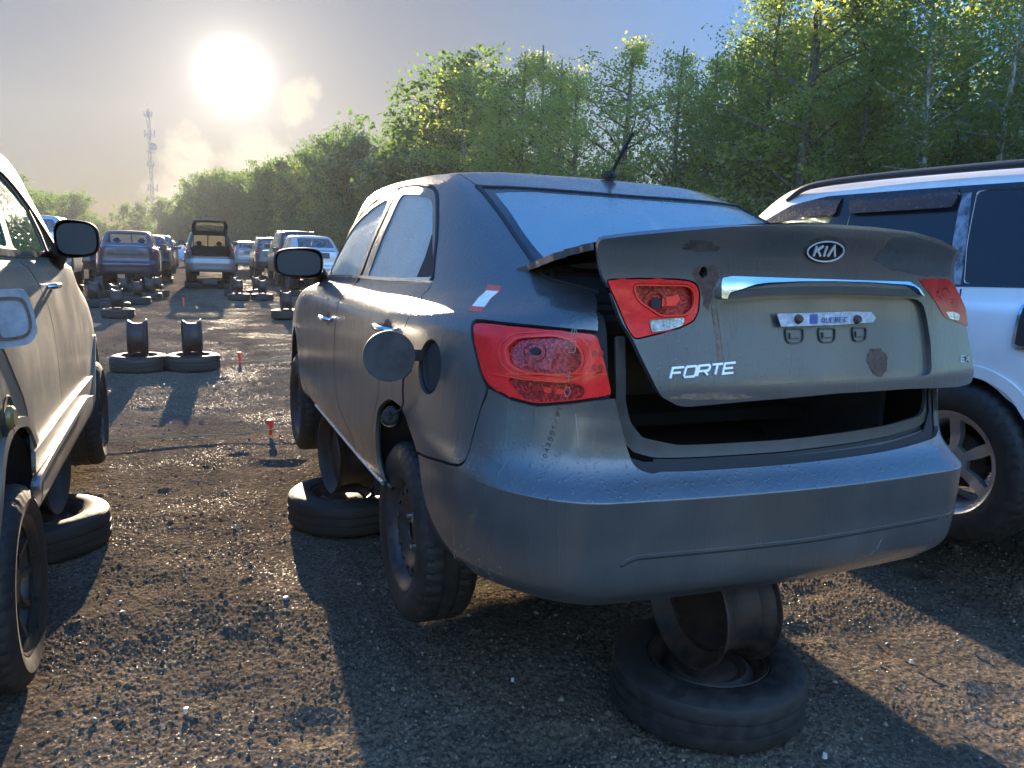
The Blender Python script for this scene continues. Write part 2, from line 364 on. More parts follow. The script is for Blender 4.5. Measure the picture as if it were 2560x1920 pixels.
# ---------------------------------------------------------------- mesh helpers
class MB:
    def __init__(s): s.bm = bmesh.new()
    def box(s, c, size, rot=None, bev=0.):
        r = bmesh.ops.create_cube(s.bm, size=1); v = r['verts']; bmesh.ops.scale(s.bm, vec=size, verts=v)
        if bev:
            es = list({e for x in v for e in x.link_edges}); q = bmesh.ops.bevel(s.bm, geom=es, offset=bev, segments=2, affect='EDGES'); v = list({x for f in q['faces'] for x in f.verts} | {x for x in v if x.is_valid})
        if rot is not None: bmesh.ops.rotate(s.bm, cent=(0, 0, 0), matrix=rot, verts=v)
        bmesh.ops.translate(s.bm, vec=c, verts=v); return s
    def lathe(s, prof, seg=32, mat=Matrix(), wob=None):
        """prof: (radius, height) revolved about local z"""
        rings = []
        for (r, z) in prof:
            rings.append([s.bm.verts.new(mat @ Vector((r*math.cos(2*PI*i/seg), r*math.sin(2*PI*i/seg), z))) for i in range(seg)])
        for a, b in zip(rings[:-1], rings[1:]):
            for i in range(seg): s.bm.faces.new((a[i], a[(i+1) % seg], b[(i+1) % seg], b[i]))
        return s
    def tube(s, pts, rad, seg=8, cap=True):
        pts = [Vector(p) for p in pts]; rad = [rad]*len(pts) if isinstance(rad, (int, float)) else rad; rings = []
        for i, p in enumerate(pts):
            d = (pts[min(i+1, len(pts)-1)]-pts[max(i-1, 0)]).normalized(); a = d.orthogonal().normalized()
            if i and (a.dot(pa) if True else 0) < .5: a = (pa-d*pa.dot(d)).normalized()
            pa = a; b = d.cross(a)
            rings.append([s.bm.verts.new(p+(a*math.cos(2*PI*k/seg)+b*math.sin(2*PI*k/seg))*rad[i]) for k in range(seg)])
        for a, b in zip(rings[:-1], rings[1:]):
            for i in range(seg): s.bm.faces.new((a[i], a[(i+1) % seg], b[(i+1) % seg], b[i]))
        if cap:
            s.bm.faces.new(rings[0][::-1]); s.bm.faces.new(rings[-1])
        return s
    def poly(s, vs): s.bm.faces.new([s.bm.verts.new(v) for v in vs]); return s
    def build(s, name, mat, parent=None, smooth=35, loc=None):
        bmesh.ops.recalc_face_normals(s.bm, faces=s.bm.faces)
        for f in s.bm.faces: f.smooth = True
        for e in s.bm.edges:
            if len(e.link_faces) == 2 and e.calc_face_angle(0) > math.radians(smooth): e.smooth = False
        me = bpy.data.meshes.new(name); s.bm.to_mesh(me); s.bm.free(); o = mesh_obj(name, me, mat, parent)
        if loc: o.location = loc
        return o
def ribbon(mb, S, pts, w, o0, o1, loop=False, flip=1):
    """a raised band of constant width lying on a surface"""
    p = np.array(pts, float); P = S(p[:, 0], p[:, 1]); N = normals(S, p[:, 0], p[:, 1])*flip; n = len(p); L = []
    for i in range(n):
        a = P[(i-1) % n] if (loop or i) else P[i]; b = P[(i+1) % n] if (loop or i < n-1) else P[i]
        t = b-a; t /= np.linalg.norm(t)+1e-12; s = np.cross(N[i], t); s /= np.linalg.norm(s)+1e-12
        k = 1.
        if (0 < i < n-1) or loop:
            t1 = P[i]-a; t1 /= np.linalg.norm(t1)+1e-12; k = 1/max(.55, abs(float(np.dot(np.cross(N[i], t1), s))))
        L.append([mb.bm.verts.new(Vector(P[i]+s*w/2*k*sx+N[i]*h)) for sx, h in ((1, o0), (1, o1), (-1, o1), (-1, o0))])
    m = n if loop else n-1
    for i in range(m):
        A, B = L[i], L[(i+1) % n]
        for k in range(3): mb.bm.faces.new((A[k], A[k+1], B[k+1], B[k]))
    if not loop:
        mb.bm.faces.new(L[0]); mb.bm.faces.new(L[-1][::-1])
GLYPH = {'F': [[(0, 0), (0, 1), (1, 1)], [(0, .5), (.8, .5)]], 'O': [[(0, .1), (.0, .9), (.1, 1), (.9, 1), (1, .9), (1, .1), (.9, 0), (.1, 0), (0, .1)]],
 'R': [[(0, 0), (0, 1), (.9, 1), (1, .85), (1, .6), (.9, .45), (0, .45)], [(.55, .45), (1, 0)]], 'T': [[(0, 1), (1, 1)], [(.5, 1), (.5, 0)]],
 'E': [[(1, 1), (0, 1), (0, 0), (1, 0)], [(0, .5), (.85, .5)]], 'X': [[(0, 0), (1, 1)], [(0, 1), (1, 0)]], 'K': [[(0, 0), (0, 1)], [(1, 1), (.1, .45)], [(.35, .62), (1, 0)]],
 'I': [[(0, 0), (0, 1)]], 'A': [[(0, 0), (.5, 1), (1, 0)]], '1': [[(0, .8), (.5, 1), (.5, 0)]], '9': [[(1, .6), (.4, .5), (.1, .75), (.5, 1), (1, .8), (.9, .4), (.3, 0)]],
 '0': [[(.5, 0), (.1, .3), (.1, .7), (.5, 1), (.9, .7), (.9, .3), (.5, 0)]], '5': [[(1, 1), (.2, 1), (.15, .55), (.7, .6), (.9, .3), (.6, 0), (.1, .1)]], '3': [[(.1, .95), (.6, 1), (.8, .75), (.4, .52), (.9, .3), (.5, 0), (.1, .1)]],
 '/': [[(0, 0), (1, 1)]], '4': [[(.8, 0), (.8, 1), (.1, .35), (1, .35)]], 'U': [[(0, 1), (0, .2), (.2, 0), (.8, 0), (1, .2), (1, 1)]], 'Q': [[(.5, 0), (.1, .3), (.1, .7), (.5, 1), (.9, .7), (.9, .3), (.5, 0)], [(.6, .3), (1, 0)]], 'B': [[(0, 0), (0, 1), (.8, .9), (.8, .6), (0, .5), (.9, .4), (.9, .1), (0, 0)]], 'C': [[(1, .85), (.6, 1), (.1, .7), (.1, .3), (.6, 0), (1, .15)]],
 '+': [[(0, .5), (1, .5)], [(.5, 0), (.5, 1)]]}
def write(mb, S, text, org, dx, dy, cw, gapf, w, o0, o1, flip=1, widths=None):
    """letters laid on a surface: org corner, dx along the line, dy up the letter (parameter units)"""
    x = 0.
    for ch in text:
        g = GLYPH.get(ch); k = (widths or {}).get(ch, 1.)
        if g:
            for st in g:
                q = []
                for i in range(len(st)-1):
                    for j in range(3): q.append((st[i][0]+(st[i+1][0]-st[i][0])*j/3, st[i][1]+(st[i+1][1]-st[i][1])*j/3))
                q.append(st[-1]); q = [st[0]]+[q_ for q_ in q[1:]]
                ribbon(mb, S, [(org[0]+dx[0]*(x+a*cw*k)+dy[0]*b, org[1]+dx[1]*(x+a*cw*k)+dy[1]*b) for a, b in q], w, o0, o1, flip=flip)
        x += cw*k+gapf
RX = Matrix.Rotation(PI/2, 4, 'Y')   # local z -> world x
# ---------------------------------------------------------------- measured outlines (surface parameters) and shell nets
FORTE=np.array([[(-0,0.075,0.268),(-0.42,0.095,0.268),(-0.62,0.135,0.268),(-0.76,0.31,0.27),(-0.82,0.62,0.25),(-0.83,1,0.27),(-0.83,1.45,0.27),(-0.83,2.2,0.26),(-0.83,3,0.26),(-0.82,3.6,0.24),(-0.72,4.2,0.22),(-0.4,4.38,0.2),(-0,4.42,0.2)],
[(-0,0.018,0.332),(-0.44,0.043,0.332),(-0.66,0.088,0.332),(-0.8,0.292,0.332),(-0.855,0.6,0.31),(-0.865,1,0.32),(-0.865,1.45,0.31),(-0.865,2.2,0.31),(-0.865,3,0.31),(-0.855,3.6,0.3),(-0.75,4.2,0.32),(-0.42,4.43,0.32),(-0,4.47,0.32)],
[(-0,0.012,0.46),(-0.45,0.032,0.46),(-0.67,0.08,0.46),(-0.82,0.285,0.45),(-0.87,0.6,0.43),(-0.88,1,0.42),(-0.885,1.45,0.42),(-0.885,2.2,0.42),(-0.885,3,0.42),(-0.87,3.6,0.42),(-0.78,4.2,0.44),(-0.43,4.45,0.46),(-0,4.48,0.46)],
[(-0,0,0.56),(-0.45,0.025,0.56),(-0.67,0.075,0.56),(-0.82,0.285,0.56),(-0.872,0.6,0.57),(-0.882,1,0.56),(-0.887,1.45,0.56),(-0.887,2.2,0.56),(-0.887,3,0.56),(-0.872,3.6,0.56),(-0.78,4.2,0.56),(-0.43,4.45,0.56),(-0,4.48,0.56)],
[(-0,0.077,0.63),(-0.445,0.102,0.63),(-0.655,0.145,0.63),(-0.8,0.323,0.63),(-0.867,0.61,0.635),(-0.882,1,0.63),(-0.887,1.45,0.62),(-0.887,2.2,0.62),(-0.887,3,0.62),(-0.87,3.6,0.62),(-0.775,4.2,0.61),(-0.43,4.44,0.6),(-0,4.47,0.6)],
[(-0,0.1,0.74),(-0.44,0.12,0.74),(-0.64,0.163,0.74),(-0.785,0.341,0.74),(-0.86,0.62,0.73),(-0.88,1,0.72),(-0.886,1.45,0.71),(-0.886,2.2,0.71),(-0.885,3,0.71),(-0.868,3.6,0.7),(-0.77,4.19,0.67),(-0.42,4.42,0.65),(-0,4.45,0.65)],
[(-0,0.098,0.87),(-0.435,0.118,0.87),(-0.63,0.168,0.87),(-0.775,0.35,0.87),(-0.855,0.63,0.85),(-0.878,1,0.83),(-0.882,1.45,0.82),(-0.882,2.2,0.81),(-0.88,3,0.8),(-0.86,3.6,0.78),(-0.76,4.17,0.73),(-0.41,4.37,0.72),(-0,4.4,0.72)],
[(-0,0.12,1.02),(-0.43,0.14,1.01),(-0.61,0.19,0.99),(-0.755,0.38,0.965),(-0.835,0.65,0.95),(-0.865,1,0.94),(-0.868,1.45,0.93),(-0.87,2.2,0.92),(-0.865,3,0.91),(-0.83,3.6,0.87),(-0.73,4.12,0.78),(-0.4,4.3,0.76),(-0,4.33,0.76)],
[(-0,0.23,1.055),(-0.41,0.25,1.05),(-0.58,0.29,1.04),(-0.7,0.45,1.02),(-0.77,0.65,1.01),(-0.8,0.953,1),(-0.81,1.405,0.995),(-0.82,2.17,0.985),(-0.81,2.94,0.965),(-0.74,3.5,0.92),(-0.6,4,0.84),(-0.3,4.2,0.8),(-0,4.25,0.8)],
[(-0,0.38,1.095),(-0.4,0.4,1.095),(-0.55,0.44,1.09),(-0.65,0.52,1.08),(-0.715,0.68,1.075),(-0.765,0.955,1.065),(-0.785,1.36,1.05),(-0.795,2.14,1.035),(-0.78,2.88,1.01),(-0.66,3.3,0.97),(-0.5,3.6,0.93),(-0.25,3.75,0.93),(-0,3.8,0.94)],
[(-0,0.78,1.287),(-0.378,0.8,1.287),(-0.52,0.83,1.282),(-0.595,0.89,1.282),(-0.65,0.98,1.282),(-0.69,1.167,1.277),(-0.71,1.474,1.267),(-0.72,2.116,1.252),(-0.7,2.672,1.242),(-0.62,2.95,1.212),(-0.5,3.15,1.192),(-0.263,3.3,1.192),(-0,3.35,1.202)],
[(-0,1.18,1.423),(-0.367,1.19,1.423),(-0.505,1.21,1.418),(-0.555,1.24,1.418),(-0.585,1.28,1.418),(-0.61,1.388,1.418),(-0.63,1.606,1.423),(-0.635,2.104,1.428),(-0.625,2.528,1.423),(-0.585,2.66,1.418),(-0.495,2.76,1.408),(-0.256,2.82,1.408),(-0,2.84,1.408)],
[(-0,1.36,1.467),(-0.304,1.37,1.465),(-0.405,1.39,1.462),(-0.45,1.42,1.46),(-0.47,1.46,1.46),(-0.49,1.547,1.462),(-0.51,1.714,1.464),(-0.52,2.116,1.467),(-0.5,2.432,1.462),(-0.46,2.54,1.457),(-0.394,2.6,1.452),(-0.202,2.64,1.452),(-0,2.66,1.452)],
[(-0,1.65,1.482),(-0,1.66,1.482),(-0,1.68,1.482),(-0,1.7,1.482),(-0,1.74,1.482),(-0,1.805,1.482),(-0,1.91,1.482),(-0,2.09,1.482),(-0,2.18,1.482),(-0,2.25,1.482),(-0,2.28,1.482),(-0,2.3,1.482),(-0,2.3,1.482)]])
SUVL=np.array([[(-0,0.075,0.268),(-0.42,0.095,0.268),(-0.62,0.135,0.268),(-0.76,0.31,0.27),(-0.82,0.62,0.25),(-0.83,1,0.27),(-0.83,1.45,0.27),(-0.83,2.2,0.26),(-0.83,3,0.26),(-0.82,3.6,0.24),(-0.72,4.2,0.22),(-0.4,4.38,0.2),(-0,4.42,0.2)],
[(-0,0.018,0.332),(-0.44,0.043,0.332),(-0.66,0.088,0.332),(-0.8,0.292,0.332),(-0.855,0.6,0.31),(-0.865,1,0.32),(-0.865,1.45,0.31),(-0.865,2.2,0.31),(-0.865,3,0.31),(-0.855,3.6,0.3),(-0.75,4.2,0.32),(-0.42,4.43,0.32),(-0,4.47,0.32)],
[(-0,0.012,0.46),(-0.45,0.032,0.46),(-0.67,0.08,0.46),(-0.82,0.285,0.45),(-0.87,0.6,0.43),(-0.88,1,0.42),(-0.885,1.45,0.42),(-0.885,2.2,0.42),(-0.885,3,0.42),(-0.87,3.6,0.42),(-0.78,4.2,0.44),(-0.43,4.45,0.46),(-0,4.48,0.46)],
[(-0,0,0.56),(-0.45,0.025,0.56),(-0.67,0.075,0.56),(-0.82,0.285,0.56),(-0.872,0.6,0.57),(-0.882,1,0.56),(-0.887,1.45,0.56),(-0.887,2.2,0.56),(-0.887,3,0.56),(-0.872,3.6,0.56),(-0.78,4.2,0.56),(-0.43,4.45,0.56),(-0,4.48,0.56)],
[(-0,0.03,0.63),(-0.445,0.05,0.63),(-0.655,0.1,0.63),(-0.8,0.3,0.63),(-0.867,0.61,0.635),(-0.882,1,0.63),(-0.887,1.45,0.62),(-0.887,2.2,0.62),(-0.887,3,0.62),(-0.87,3.6,0.62),(-0.775,4.2,0.61),(-0.43,4.44,0.6),(-0,4.47,0.6)],
[(-0,0.06,0.74),(-0.44,0.08,0.74),(-0.64,0.13,0.74),(-0.785,0.325,0.74),(-0.86,0.62,0.73),(-0.88,1,0.72),(-0.886,1.45,0.71),(-0.886,2.2,0.71),(-0.885,3,0.71),(-0.868,3.6,0.76),(-0.77,4.19,0.73),(-0.42,4.42,0.71),(-0,4.45,0.71)],
[(-0,0.07,0.88),(-0.435,0.09,0.88),(-0.63,0.145,0.88),(-0.775,0.335,0.88),(-0.855,0.63,0.86),(-0.878,1,0.84),(-0.882,1.45,0.83),(-0.882,2.2,0.82),(-0.88,3,0.81),(-0.86,3.6,0.845),(-0.76,4.17,0.795),(-0.41,4.37,0.785),(-0,4.4,0.785)],
[(-0,0.09,1.08),(-0.43,0.11,1.07),(-0.62,0.165,1.05),(-0.77,0.35,1.025),(-0.84,0.63,1.01),(-0.868,1,1),(-0.868,1.45,0.99),(-0.87,2.2,0.98),(-0.865,3,0.97),(-0.83,3.6,0.97),(-0.73,4.12,0.88),(-0.4,4.3,0.86),(-0,4.33,0.86)],
[(-0,0.12,1.245),(-0.42,0.14,1.24),(-0.61,0.19,1.23),(-0.745,0.36,1.21),(-0.81,0.62,1.2),(-0.84,1,1.19),(-0.85,1.405,1.185),(-0.855,2.17,1.175),(-0.85,2.94,1.155),(-0.74,3.5,1.13),(-0.6,4,1.05),(-0.3,4.2,1.01),(-0,4.25,1.01)],
[(-0,0.14,1.295),(-0.42,0.16,1.295),(-0.6,0.21,1.29),(-0.725,0.365,1.28),(-0.79,0.62,1.275),(-0.82,1,1.265),(-0.83,1.36,1.25),(-0.835,2.14,1.235),(-0.82,2.88,1.21),(-0.66,3.3,1.185),(-0.5,3.6,1.145),(-0.25,3.75,1.145),(-0,3.8,1.155)],
[(-0,0.24,1.517),(-0.4,0.26,1.517),(-0.56,0.31,1.512),(-0.665,0.43,1.512),(-0.725,0.66,1.512),(-0.755,1.02,1.507),(-0.765,1.474,1.497),(-0.765,2.116,1.482),(-0.735,2.672,1.472),(-0.62,2.95,1.442),(-0.5,3.15,1.422),(-0.263,3.3,1.422),(-0,3.35,1.432)],
[(-0,0.38,1.703),(-0.36,0.39,1.703),(-0.51,0.43,1.698),(-0.595,0.53,1.698),(-0.64,0.72,1.698),(-0.655,1.06,1.698),(-0.66,1.606,1.703),(-0.66,2.104,1.708),(-0.64,2.528,1.703),(-0.585,2.66,1.698),(-0.495,2.76,1.688),(-0.256,2.82,1.688),(-0,2.84,1.688)],
[(-0,0.56,1.762),(-0.28,0.57,1.76),(-0.39,0.6,1.757),(-0.46,0.67,1.755),(-0.49,0.83,1.755),(-0.5,1.12,1.757),(-0.5,1.714,1.759),(-0.5,2.116,1.762),(-0.48,2.432,1.757),(-0.46,2.54,1.752),(-0.394,2.6,1.747),(-0.202,2.64,1.747),(-0,2.66,1.747)],
[(-0,0.95,1.787),(-0,0.96,1.787),(-0,0.98,1.787),(-0,1,1.787),(-0,1.1,1.787),(-0,1.3,1.787),(-0,1.91,1.787),(-0,2.09,1.787),(-0,2.18,1.787),(-0,2.25,1.787),(-0,2.28,1.787),(-0,2.3,1.787),(-0,2.3,1.787)]])
SUVR=np.array([[(-0,0.075,0.268),(-0.42,0.095,0.268),(-0.62,0.135,0.268),(-0.76,0.31,0.27),(-0.82,0.62,0.25),(-0.83,1,0.27),(-0.83,1.45,0.27),(-0.83,2.2,0.26),(-0.83,3,0.26),(-0.82,3.6,0.24),(-0.72,4.2,0.22),(-0.4,4.38,0.2),(-0,4.42,0.2)],
[(-0,0.018,0.332),(-0.44,0.043,0.332),(-0.66,0.088,0.332),(-0.8,0.292,0.332),(-0.855,0.6,0.31),(-0.865,1,0.32),(-0.865,1.45,0.31),(-0.865,2.2,0.31),(-0.865,3,0.31),(-0.855,3.6,0.3),(-0.75,4.2,0.32),(-0.42,4.43,0.32),(-0,4.47,0.32)],
[(-0,0.012,0.46),(-0.45,0.032,0.46),(-0.67,0.08,0.46),(-0.82,0.285,0.45),(-0.87,0.6,0.43),(-0.88,1,0.42),(-0.885,1.45,0.42),(-0.885,2.2,0.42),(-0.885,3,0.42),(-0.87,3.6,0.42),(-0.78,4.2,0.44),(-0.43,4.45,0.46),(-0,4.48,0.46)],
[(-0,0,0.56),(-0.45,0.025,0.56),(-0.67,0.075,0.56),(-0.82,0.285,0.56),(-0.872,0.6,0.57),(-0.882,1,0.56),(-0.887,1.45,0.56),(-0.887,2.2,0.56),(-0.887,3,0.56),(-0.872,3.6,0.56),(-0.78,4.2,0.56),(-0.43,4.45,0.56),(-0,4.48,0.56)],
[(-0,0.03,0.63),(-0.445,0.05,0.63),(-0.655,0.1,0.63),(-0.8,0.3,0.63),(-0.867,0.61,0.635),(-0.882,1,0.63),(-0.887,1.45,0.62),(-0.887,2.2,0.62),(-0.887,3,0.62),(-0.87,3.6,0.62),(-0.775,4.2,0.61),(-0.43,4.44,0.6),(-0,4.47,0.6)],
[(-0,0.06,0.74),(-0.44,0.08,0.74),(-0.64,0.13,0.74),(-0.785,0.325,0.74),(-0.86,0.62,0.73),(-0.88,1,0.72),(-0.886,1.45,0.71),(-0.886,2.2,0.71),(-0.885,3,0.71),(-0.868,3.6,0.76),(-0.77,4.19,0.73),(-0.42,4.42,0.71),(-0,4.45,0.71)],
[(-0,0.07,0.88),(-0.435,0.09,0.88),(-0.63,0.145,0.88),(-0.775,0.335,0.88),(-0.855,0.63,0.86),(-0.878,1,0.84),(-0.882,1.45,0.83),(-0.882,2.2,0.82),(-0.88,3,0.81),(-0.86,3.6,0.845),(-0.76,4.17,0.795),(-0.41,4.37,0.785),(-0,4.4,0.785)],
[(-0,0.09,1.06),(-0.43,0.11,1.05),(-0.62,0.165,1.03),(-0.77,0.35,1.005),(-0.84,0.63,0.99),(-0.868,1,0.98),(-0.868,1.45,0.97),(-0.87,2.2,0.96),(-0.865,3,0.95),(-0.83,3.6,0.95),(-0.73,4.12,0.86),(-0.4,4.3,0.84),(-0,4.33,0.84)],
[(-0,0.12,1.085),(-0.42,0.14,1.08),(-0.61,0.19,1.07),(-0.745,0.36,1.05),(-0.81,0.62,1.04),(-0.84,1,1.03),(-0.85,1.405,1.025),(-0.855,2.17,1.015),(-0.85,2.94,0.995),(-0.74,3.5,0.97),(-0.6,4,0.89),(-0.3,4.2,0.85),(-0,4.25,0.85)],
[(-0,0.14,1.135),(-0.42,0.16,1.135),(-0.6,0.21,1.13),(-0.725,0.365,1.12),(-0.79,0.62,1.115),(-0.82,1,1.105),(-0.83,1.36,1.09),(-0.835,2.14,1.075),(-0.82,2.88,1.05),(-0.66,3.3,1.025),(-0.5,3.6,0.985),(-0.25,3.75,0.985),(-0,3.8,0.995)],
[(-0,0.24,1.382),(-0.4,0.26,1.382),(-0.56,0.31,1.377),(-0.665,0.43,1.377),(-0.725,0.66,1.377),(-0.755,1.02,1.372),(-0.765,1.474,1.362),(-0.765,2.116,1.347),(-0.735,2.672,1.337),(-0.62,2.95,1.307),(-0.5,3.15,1.287),(-0.263,3.3,1.287),(-0,3.35,1.297)],
[(-0,0.38,1.578),(-0.36,0.39,1.578),(-0.51,0.43,1.573),(-0.595,0.53,1.573),(-0.64,0.72,1.573),(-0.655,1.06,1.573),(-0.66,1.606,1.578),(-0.66,2.104,1.583),(-0.64,2.428,1.578),(-0.585,2.56,1.573),(-0.495,2.66,1.563),(-0.256,2.72,1.563),(-0,2.74,1.563)],
[(-0,0.56,1.637),(-0.28,0.57,1.635),(-0.39,0.6,1.632),(-0.46,0.67,1.63),(-0.49,0.83,1.63),(-0.5,1.12,1.632),(-0.5,1.714,1.634),(-0.5,2.116,1.637),(-0.48,2.332,1.632),(-0.46,2.44,1.627),(-0.394,2.5,1.622),(-0.202,2.54,1.622),(-0,2.56,1.622)],
[(-0,0.95,1.662),(-0,0.96,1.662),(-0,0.98,1.662),(-0,1,1.662),(-0,1.1,1.662),(-0,1.3,1.662),(-0,1.91,1.662),(-0,2.09,1.662),(-0,2.18,1.662),(-0,2.25,1.662),(-0,2.28,1.662),(-0,2.3,1.662),(-0,2.3,1.662)]])
FP={'winR':[(6.671,8.747),(6.642,9.452),(6.559,10.047),(6.509,10.835),(6.267,10.89),(5.853,10.85),(5.378,10.703),(5.048,10.484),(4.971,10.085),(4.951,9.595),(4.977,9.281),(4.969,8.948)],'Bseam':[(6.754,8.465),(6.738,7.32),(6.783,6.876),(6.81,6.154),(6.829,5.016),(6.809,3.574),(6.737,2.47),(6.523,1.951),(6.338,1.598)],'frontseam':[(8.2,8.16),(8.065,7.275),(8.166,6.346),(8.204,4.758),(8.196,2.67),(8.122,1.806),(7.946,1.284)],'farch':[(9.48,5.16),(9.547,4.6),(8.761,3.892),(8.565,2.844),(8.261,2.305),(8.122,1.806)],'glassR':[(6.588,8.952),(6.541,9.492),(6.457,10.047),(6.381,10.659),(6.213,10.645),(5.661,10.531),(5.32,10.433),(5.166,10.258),(5.075,9.7),(4.989,9.013),(6.345,8.96)],'tri':[(5.072,9.675),(4.989,9.013),(5.427,9.011)],'glassF':[(7.667,8.793),(7.936,9.21),(8.04,9.47),(8.04,9.794),(7.702,10.162),(7.223,10.447),(6.736,10.646),(6.64,10.608),(6.638,10.137),(6.707,9.606),(6.815,8.938),(7.22,8.583)],'lamp':[(3.341,7.047),(3.356,6.787),(3.258,6.114),(3.153,5.679),(3.052,5.467),(2.884,5.373),(2.716,5.301),(2.539,5.268),(2.405,5.253),(2.129,5.336),(1.816,5.429),(1.408,5.521),(1.542,6.073),(1.741,6.67),(2.118,6.752),(2.483,6.848),(2.867,6.957),(3.087,7.024)],'flaphole':[(3.823,5.743),(3.832,5.584),(3.856,5.433),(3.893,5.296),(3.94,5.179),(3.995,5.092),(4.055,5.044),(4.117,5.043),(4.176,5.09),(4.226,5.183),(4.264,5.313),(4.285,5.47),(4.289,5.642),(4.278,5.82),(4.254,5.996),(4.216,6.152),(4.165,6.275),(4.108,6.356),(4.049,6.391),(3.99,6.375),(3.937,6.311),(3.891,6.205),(3.856,6.065),(3.831,5.905)],'sticker':[(3.659,8.829),(3.315,8.822),(3.331,7.442),(3.573,7.475)],'q_winedge':[(4.948,8.922),(4.96,9.28),(4.913,9.617),(4.934,10.082),(4.999,10.503),(5.255,10.709),(5.798,10.874),(6.196,10.952),(6.51,10.975)],'q_glassedge':[(2.57,10.691),(2.64,10.165),(2.553,9.73),(2.448,9.425),(2.369,9.186),(2.336,9.08)],'q_gap':[(2.415,9.072),(2.273,8.948),(1.918,8.757),(1.684,8.497),(1.568,8.157),(1.745,7.215),(1.739,6.709)],'q_lampt':[(1.738,6.694),(2.12,6.787),(2.485,6.89),(2.871,7.008),(3.094,7.074),(3.339,7.106),(3.378,6.834),(3.27,6.113),(3.178,5.707),(3.074,5.462)],'q_seam':[(3.062,5.355),(3.129,4.993),(3.205,4.341),(3.282,3.551),(3.396,3.213),(3.616,3.054),(3.973,2.883),(4.229,2.821)],'q_arch':[(4.261,2.795),(4.331,2.99),(4.459,3.38),(4.576,3.869),(4.695,4.162),(4.851,4.224),(5.007,4.241),(5.17,4.102),(5.346,3.688),(5.475,3.063),(5.523,2.561),(5.524,2.068),(5.513,1.755)],'q_archb':[(5.471,1.759),(5.447,1.302)],'q_doorseam':[(5.619,1.247),(5.643,1.764),(5.667,2.2),(5.652,2.505),(5.563,3.124),(5.435,4.14)],'q_doorseam2':[(5.431,4.718),(5.13,5.487),(4.923,6.01),(4.729,6.504),(4.684,7.173),(5.012,8.104)],'b_l':[(3.049,5.325),(3.127,4.957),(3.203,4.3),(3.279,3.486),(3.394,3.157),(3.615,3.006),(3.972,2.843),(4.229,2.782)],'b_arch':[(4.229,2.782),(4.181,2.517),(4.12,2.141),(4.021,1.741),(3.864,1.372),(3.658,1.019),(3.436,0.607),(3.345,0.0)],'b_lampb':[(3.039,5.439),(2.715,5.277),(2.404,5.232),(2.128,5.315),(1.815,5.409),(1.394,5.485)],'b_notch':[(1.372,5.47),(1.293,5.078),(1.22,4.71),(1.158,4.321),(1.116,4.054),(1.054,3.885),(0.971,3.786)],'b_notch2':[(1.006,3.784),(0.616,3.738),(0.097,3.736),(-0.53,3.779),(-1.45,3.973),(-2.055,3.992),(-2.2,4.2),(-2.16,4.76),(-2.12,5.28)],'g_o':[(2.567,10.661),(2.656,10.134),(2.561,9.705),(2.454,9.403),(2.374,9.16),(2.336,9.08)],'g_i':[(2.035,10.488),(2.158,10.182),(2.205,9.757),(2.148,9.492),(2.045,9.281)],'g_r':[(-2.52,11.04),(-2.76,10.596),(-2.68,10.24),(-2.56,10.0)],'handle_f':[(7.068,6.095)],'handle_r':[(5.204,6.473)],'writing':[(2.008,5.217),(2.095,4.129)],'roofedge':[(5.801,11.227),(6.699,11.122),(7.435,10.638),(8.08,10.08),(8.04,9.52)]}
SP={'L_glass':[(-5.99,9.504),(-6.05,9.322),(-6.132,9.123),(-7.093,9.163),(-7.114,9.558),(-7.04,9.841),(-6.817,10.145),(-6.527,10.32)],'L_vent':[(-7.364,9.687),(-7.223,9.203),(-7.364,9.205)],'L_apil':[(-6.679,10.477),(-7.074,10.193),(-7.266,9.918),(-7.452,9.606),(-7.683,9.289)],'L_rseam':[(-6.267,9.022),(-6.307,8.092),(-6.468,7.632),(-6.615,7.204),(-6.641,6.475),(-6.633,5.302),(-6.604,3.28),(-6.65,2.645)],'L_fseam':[(-7.842,7.845),(-8.249,7.073),(-8.155,5.593),(-8.028,3.212)],'L_sillhi':[(-7.392,2.488),(-6.459,2.429),(-5.494,2.283),(-5.248,1.941)],'L_sillb':[(-8.297,1.513),(-7.251,1.724),(-5.668,1.496)],'L_mold':[(-8.122,2.847),(-6.568,3.082),(-5.386,3.028)],'L_farch':[(-8.691,4.892),(-9.405,6.821),(-9.36,6.72),(-9.32,6.32)],'L_rarch':[(-4.617,6.342),(-4.835,6.023),(-5.009,5.498),(-5.22,4.351),(-5.304,2.865)],'L_handle':[(-6.765,7.638)],'L_filler':[(-4.607,5.223)],'R_w1':[(7.508,10.319),(7.263,10.539),(6.893,10.585),(6.688,10.606),(6.756,10.105),(7.32,10.165)],'R_w2':[(6.501,10.62),(6.098,10.662),(5.646,10.631),(5.368,10.607),(5.393,10.251),(5.441,9.607),(6.534,10.078)],'R_w3':[(5.237,10.541),(4.703,10.55),(4.472,8.937),(5.143,8.937),(5.208,9.396)],'R_p':[(5.343,10.603),(5.257,10.609),(5.22,9.648),(5.208,8.937),(5.379,8.964),(5.399,9.656)],'R_rail':[(7.628,10.723),(7.237,11.007),(6.21,11.223),(5.505,11.341),(4.792,11.258),(4.758,10.947),(5.491,10.964),(6.198,10.899),(7.124,10.771)],'R_belt':[(5.369,8.884),(4.464,8.833)],'R_flare':[(4.862,5.372),(4.733,5.314),(4.495,5.061),(4.336,4.528),(4.206,3.89)],'R_handle':[(4.329,6.684)],'R_seam':[(5.188,8.793),(5.142,7.938),(5.111,7.334)],'R_hub':[(4.994,0.0)]}
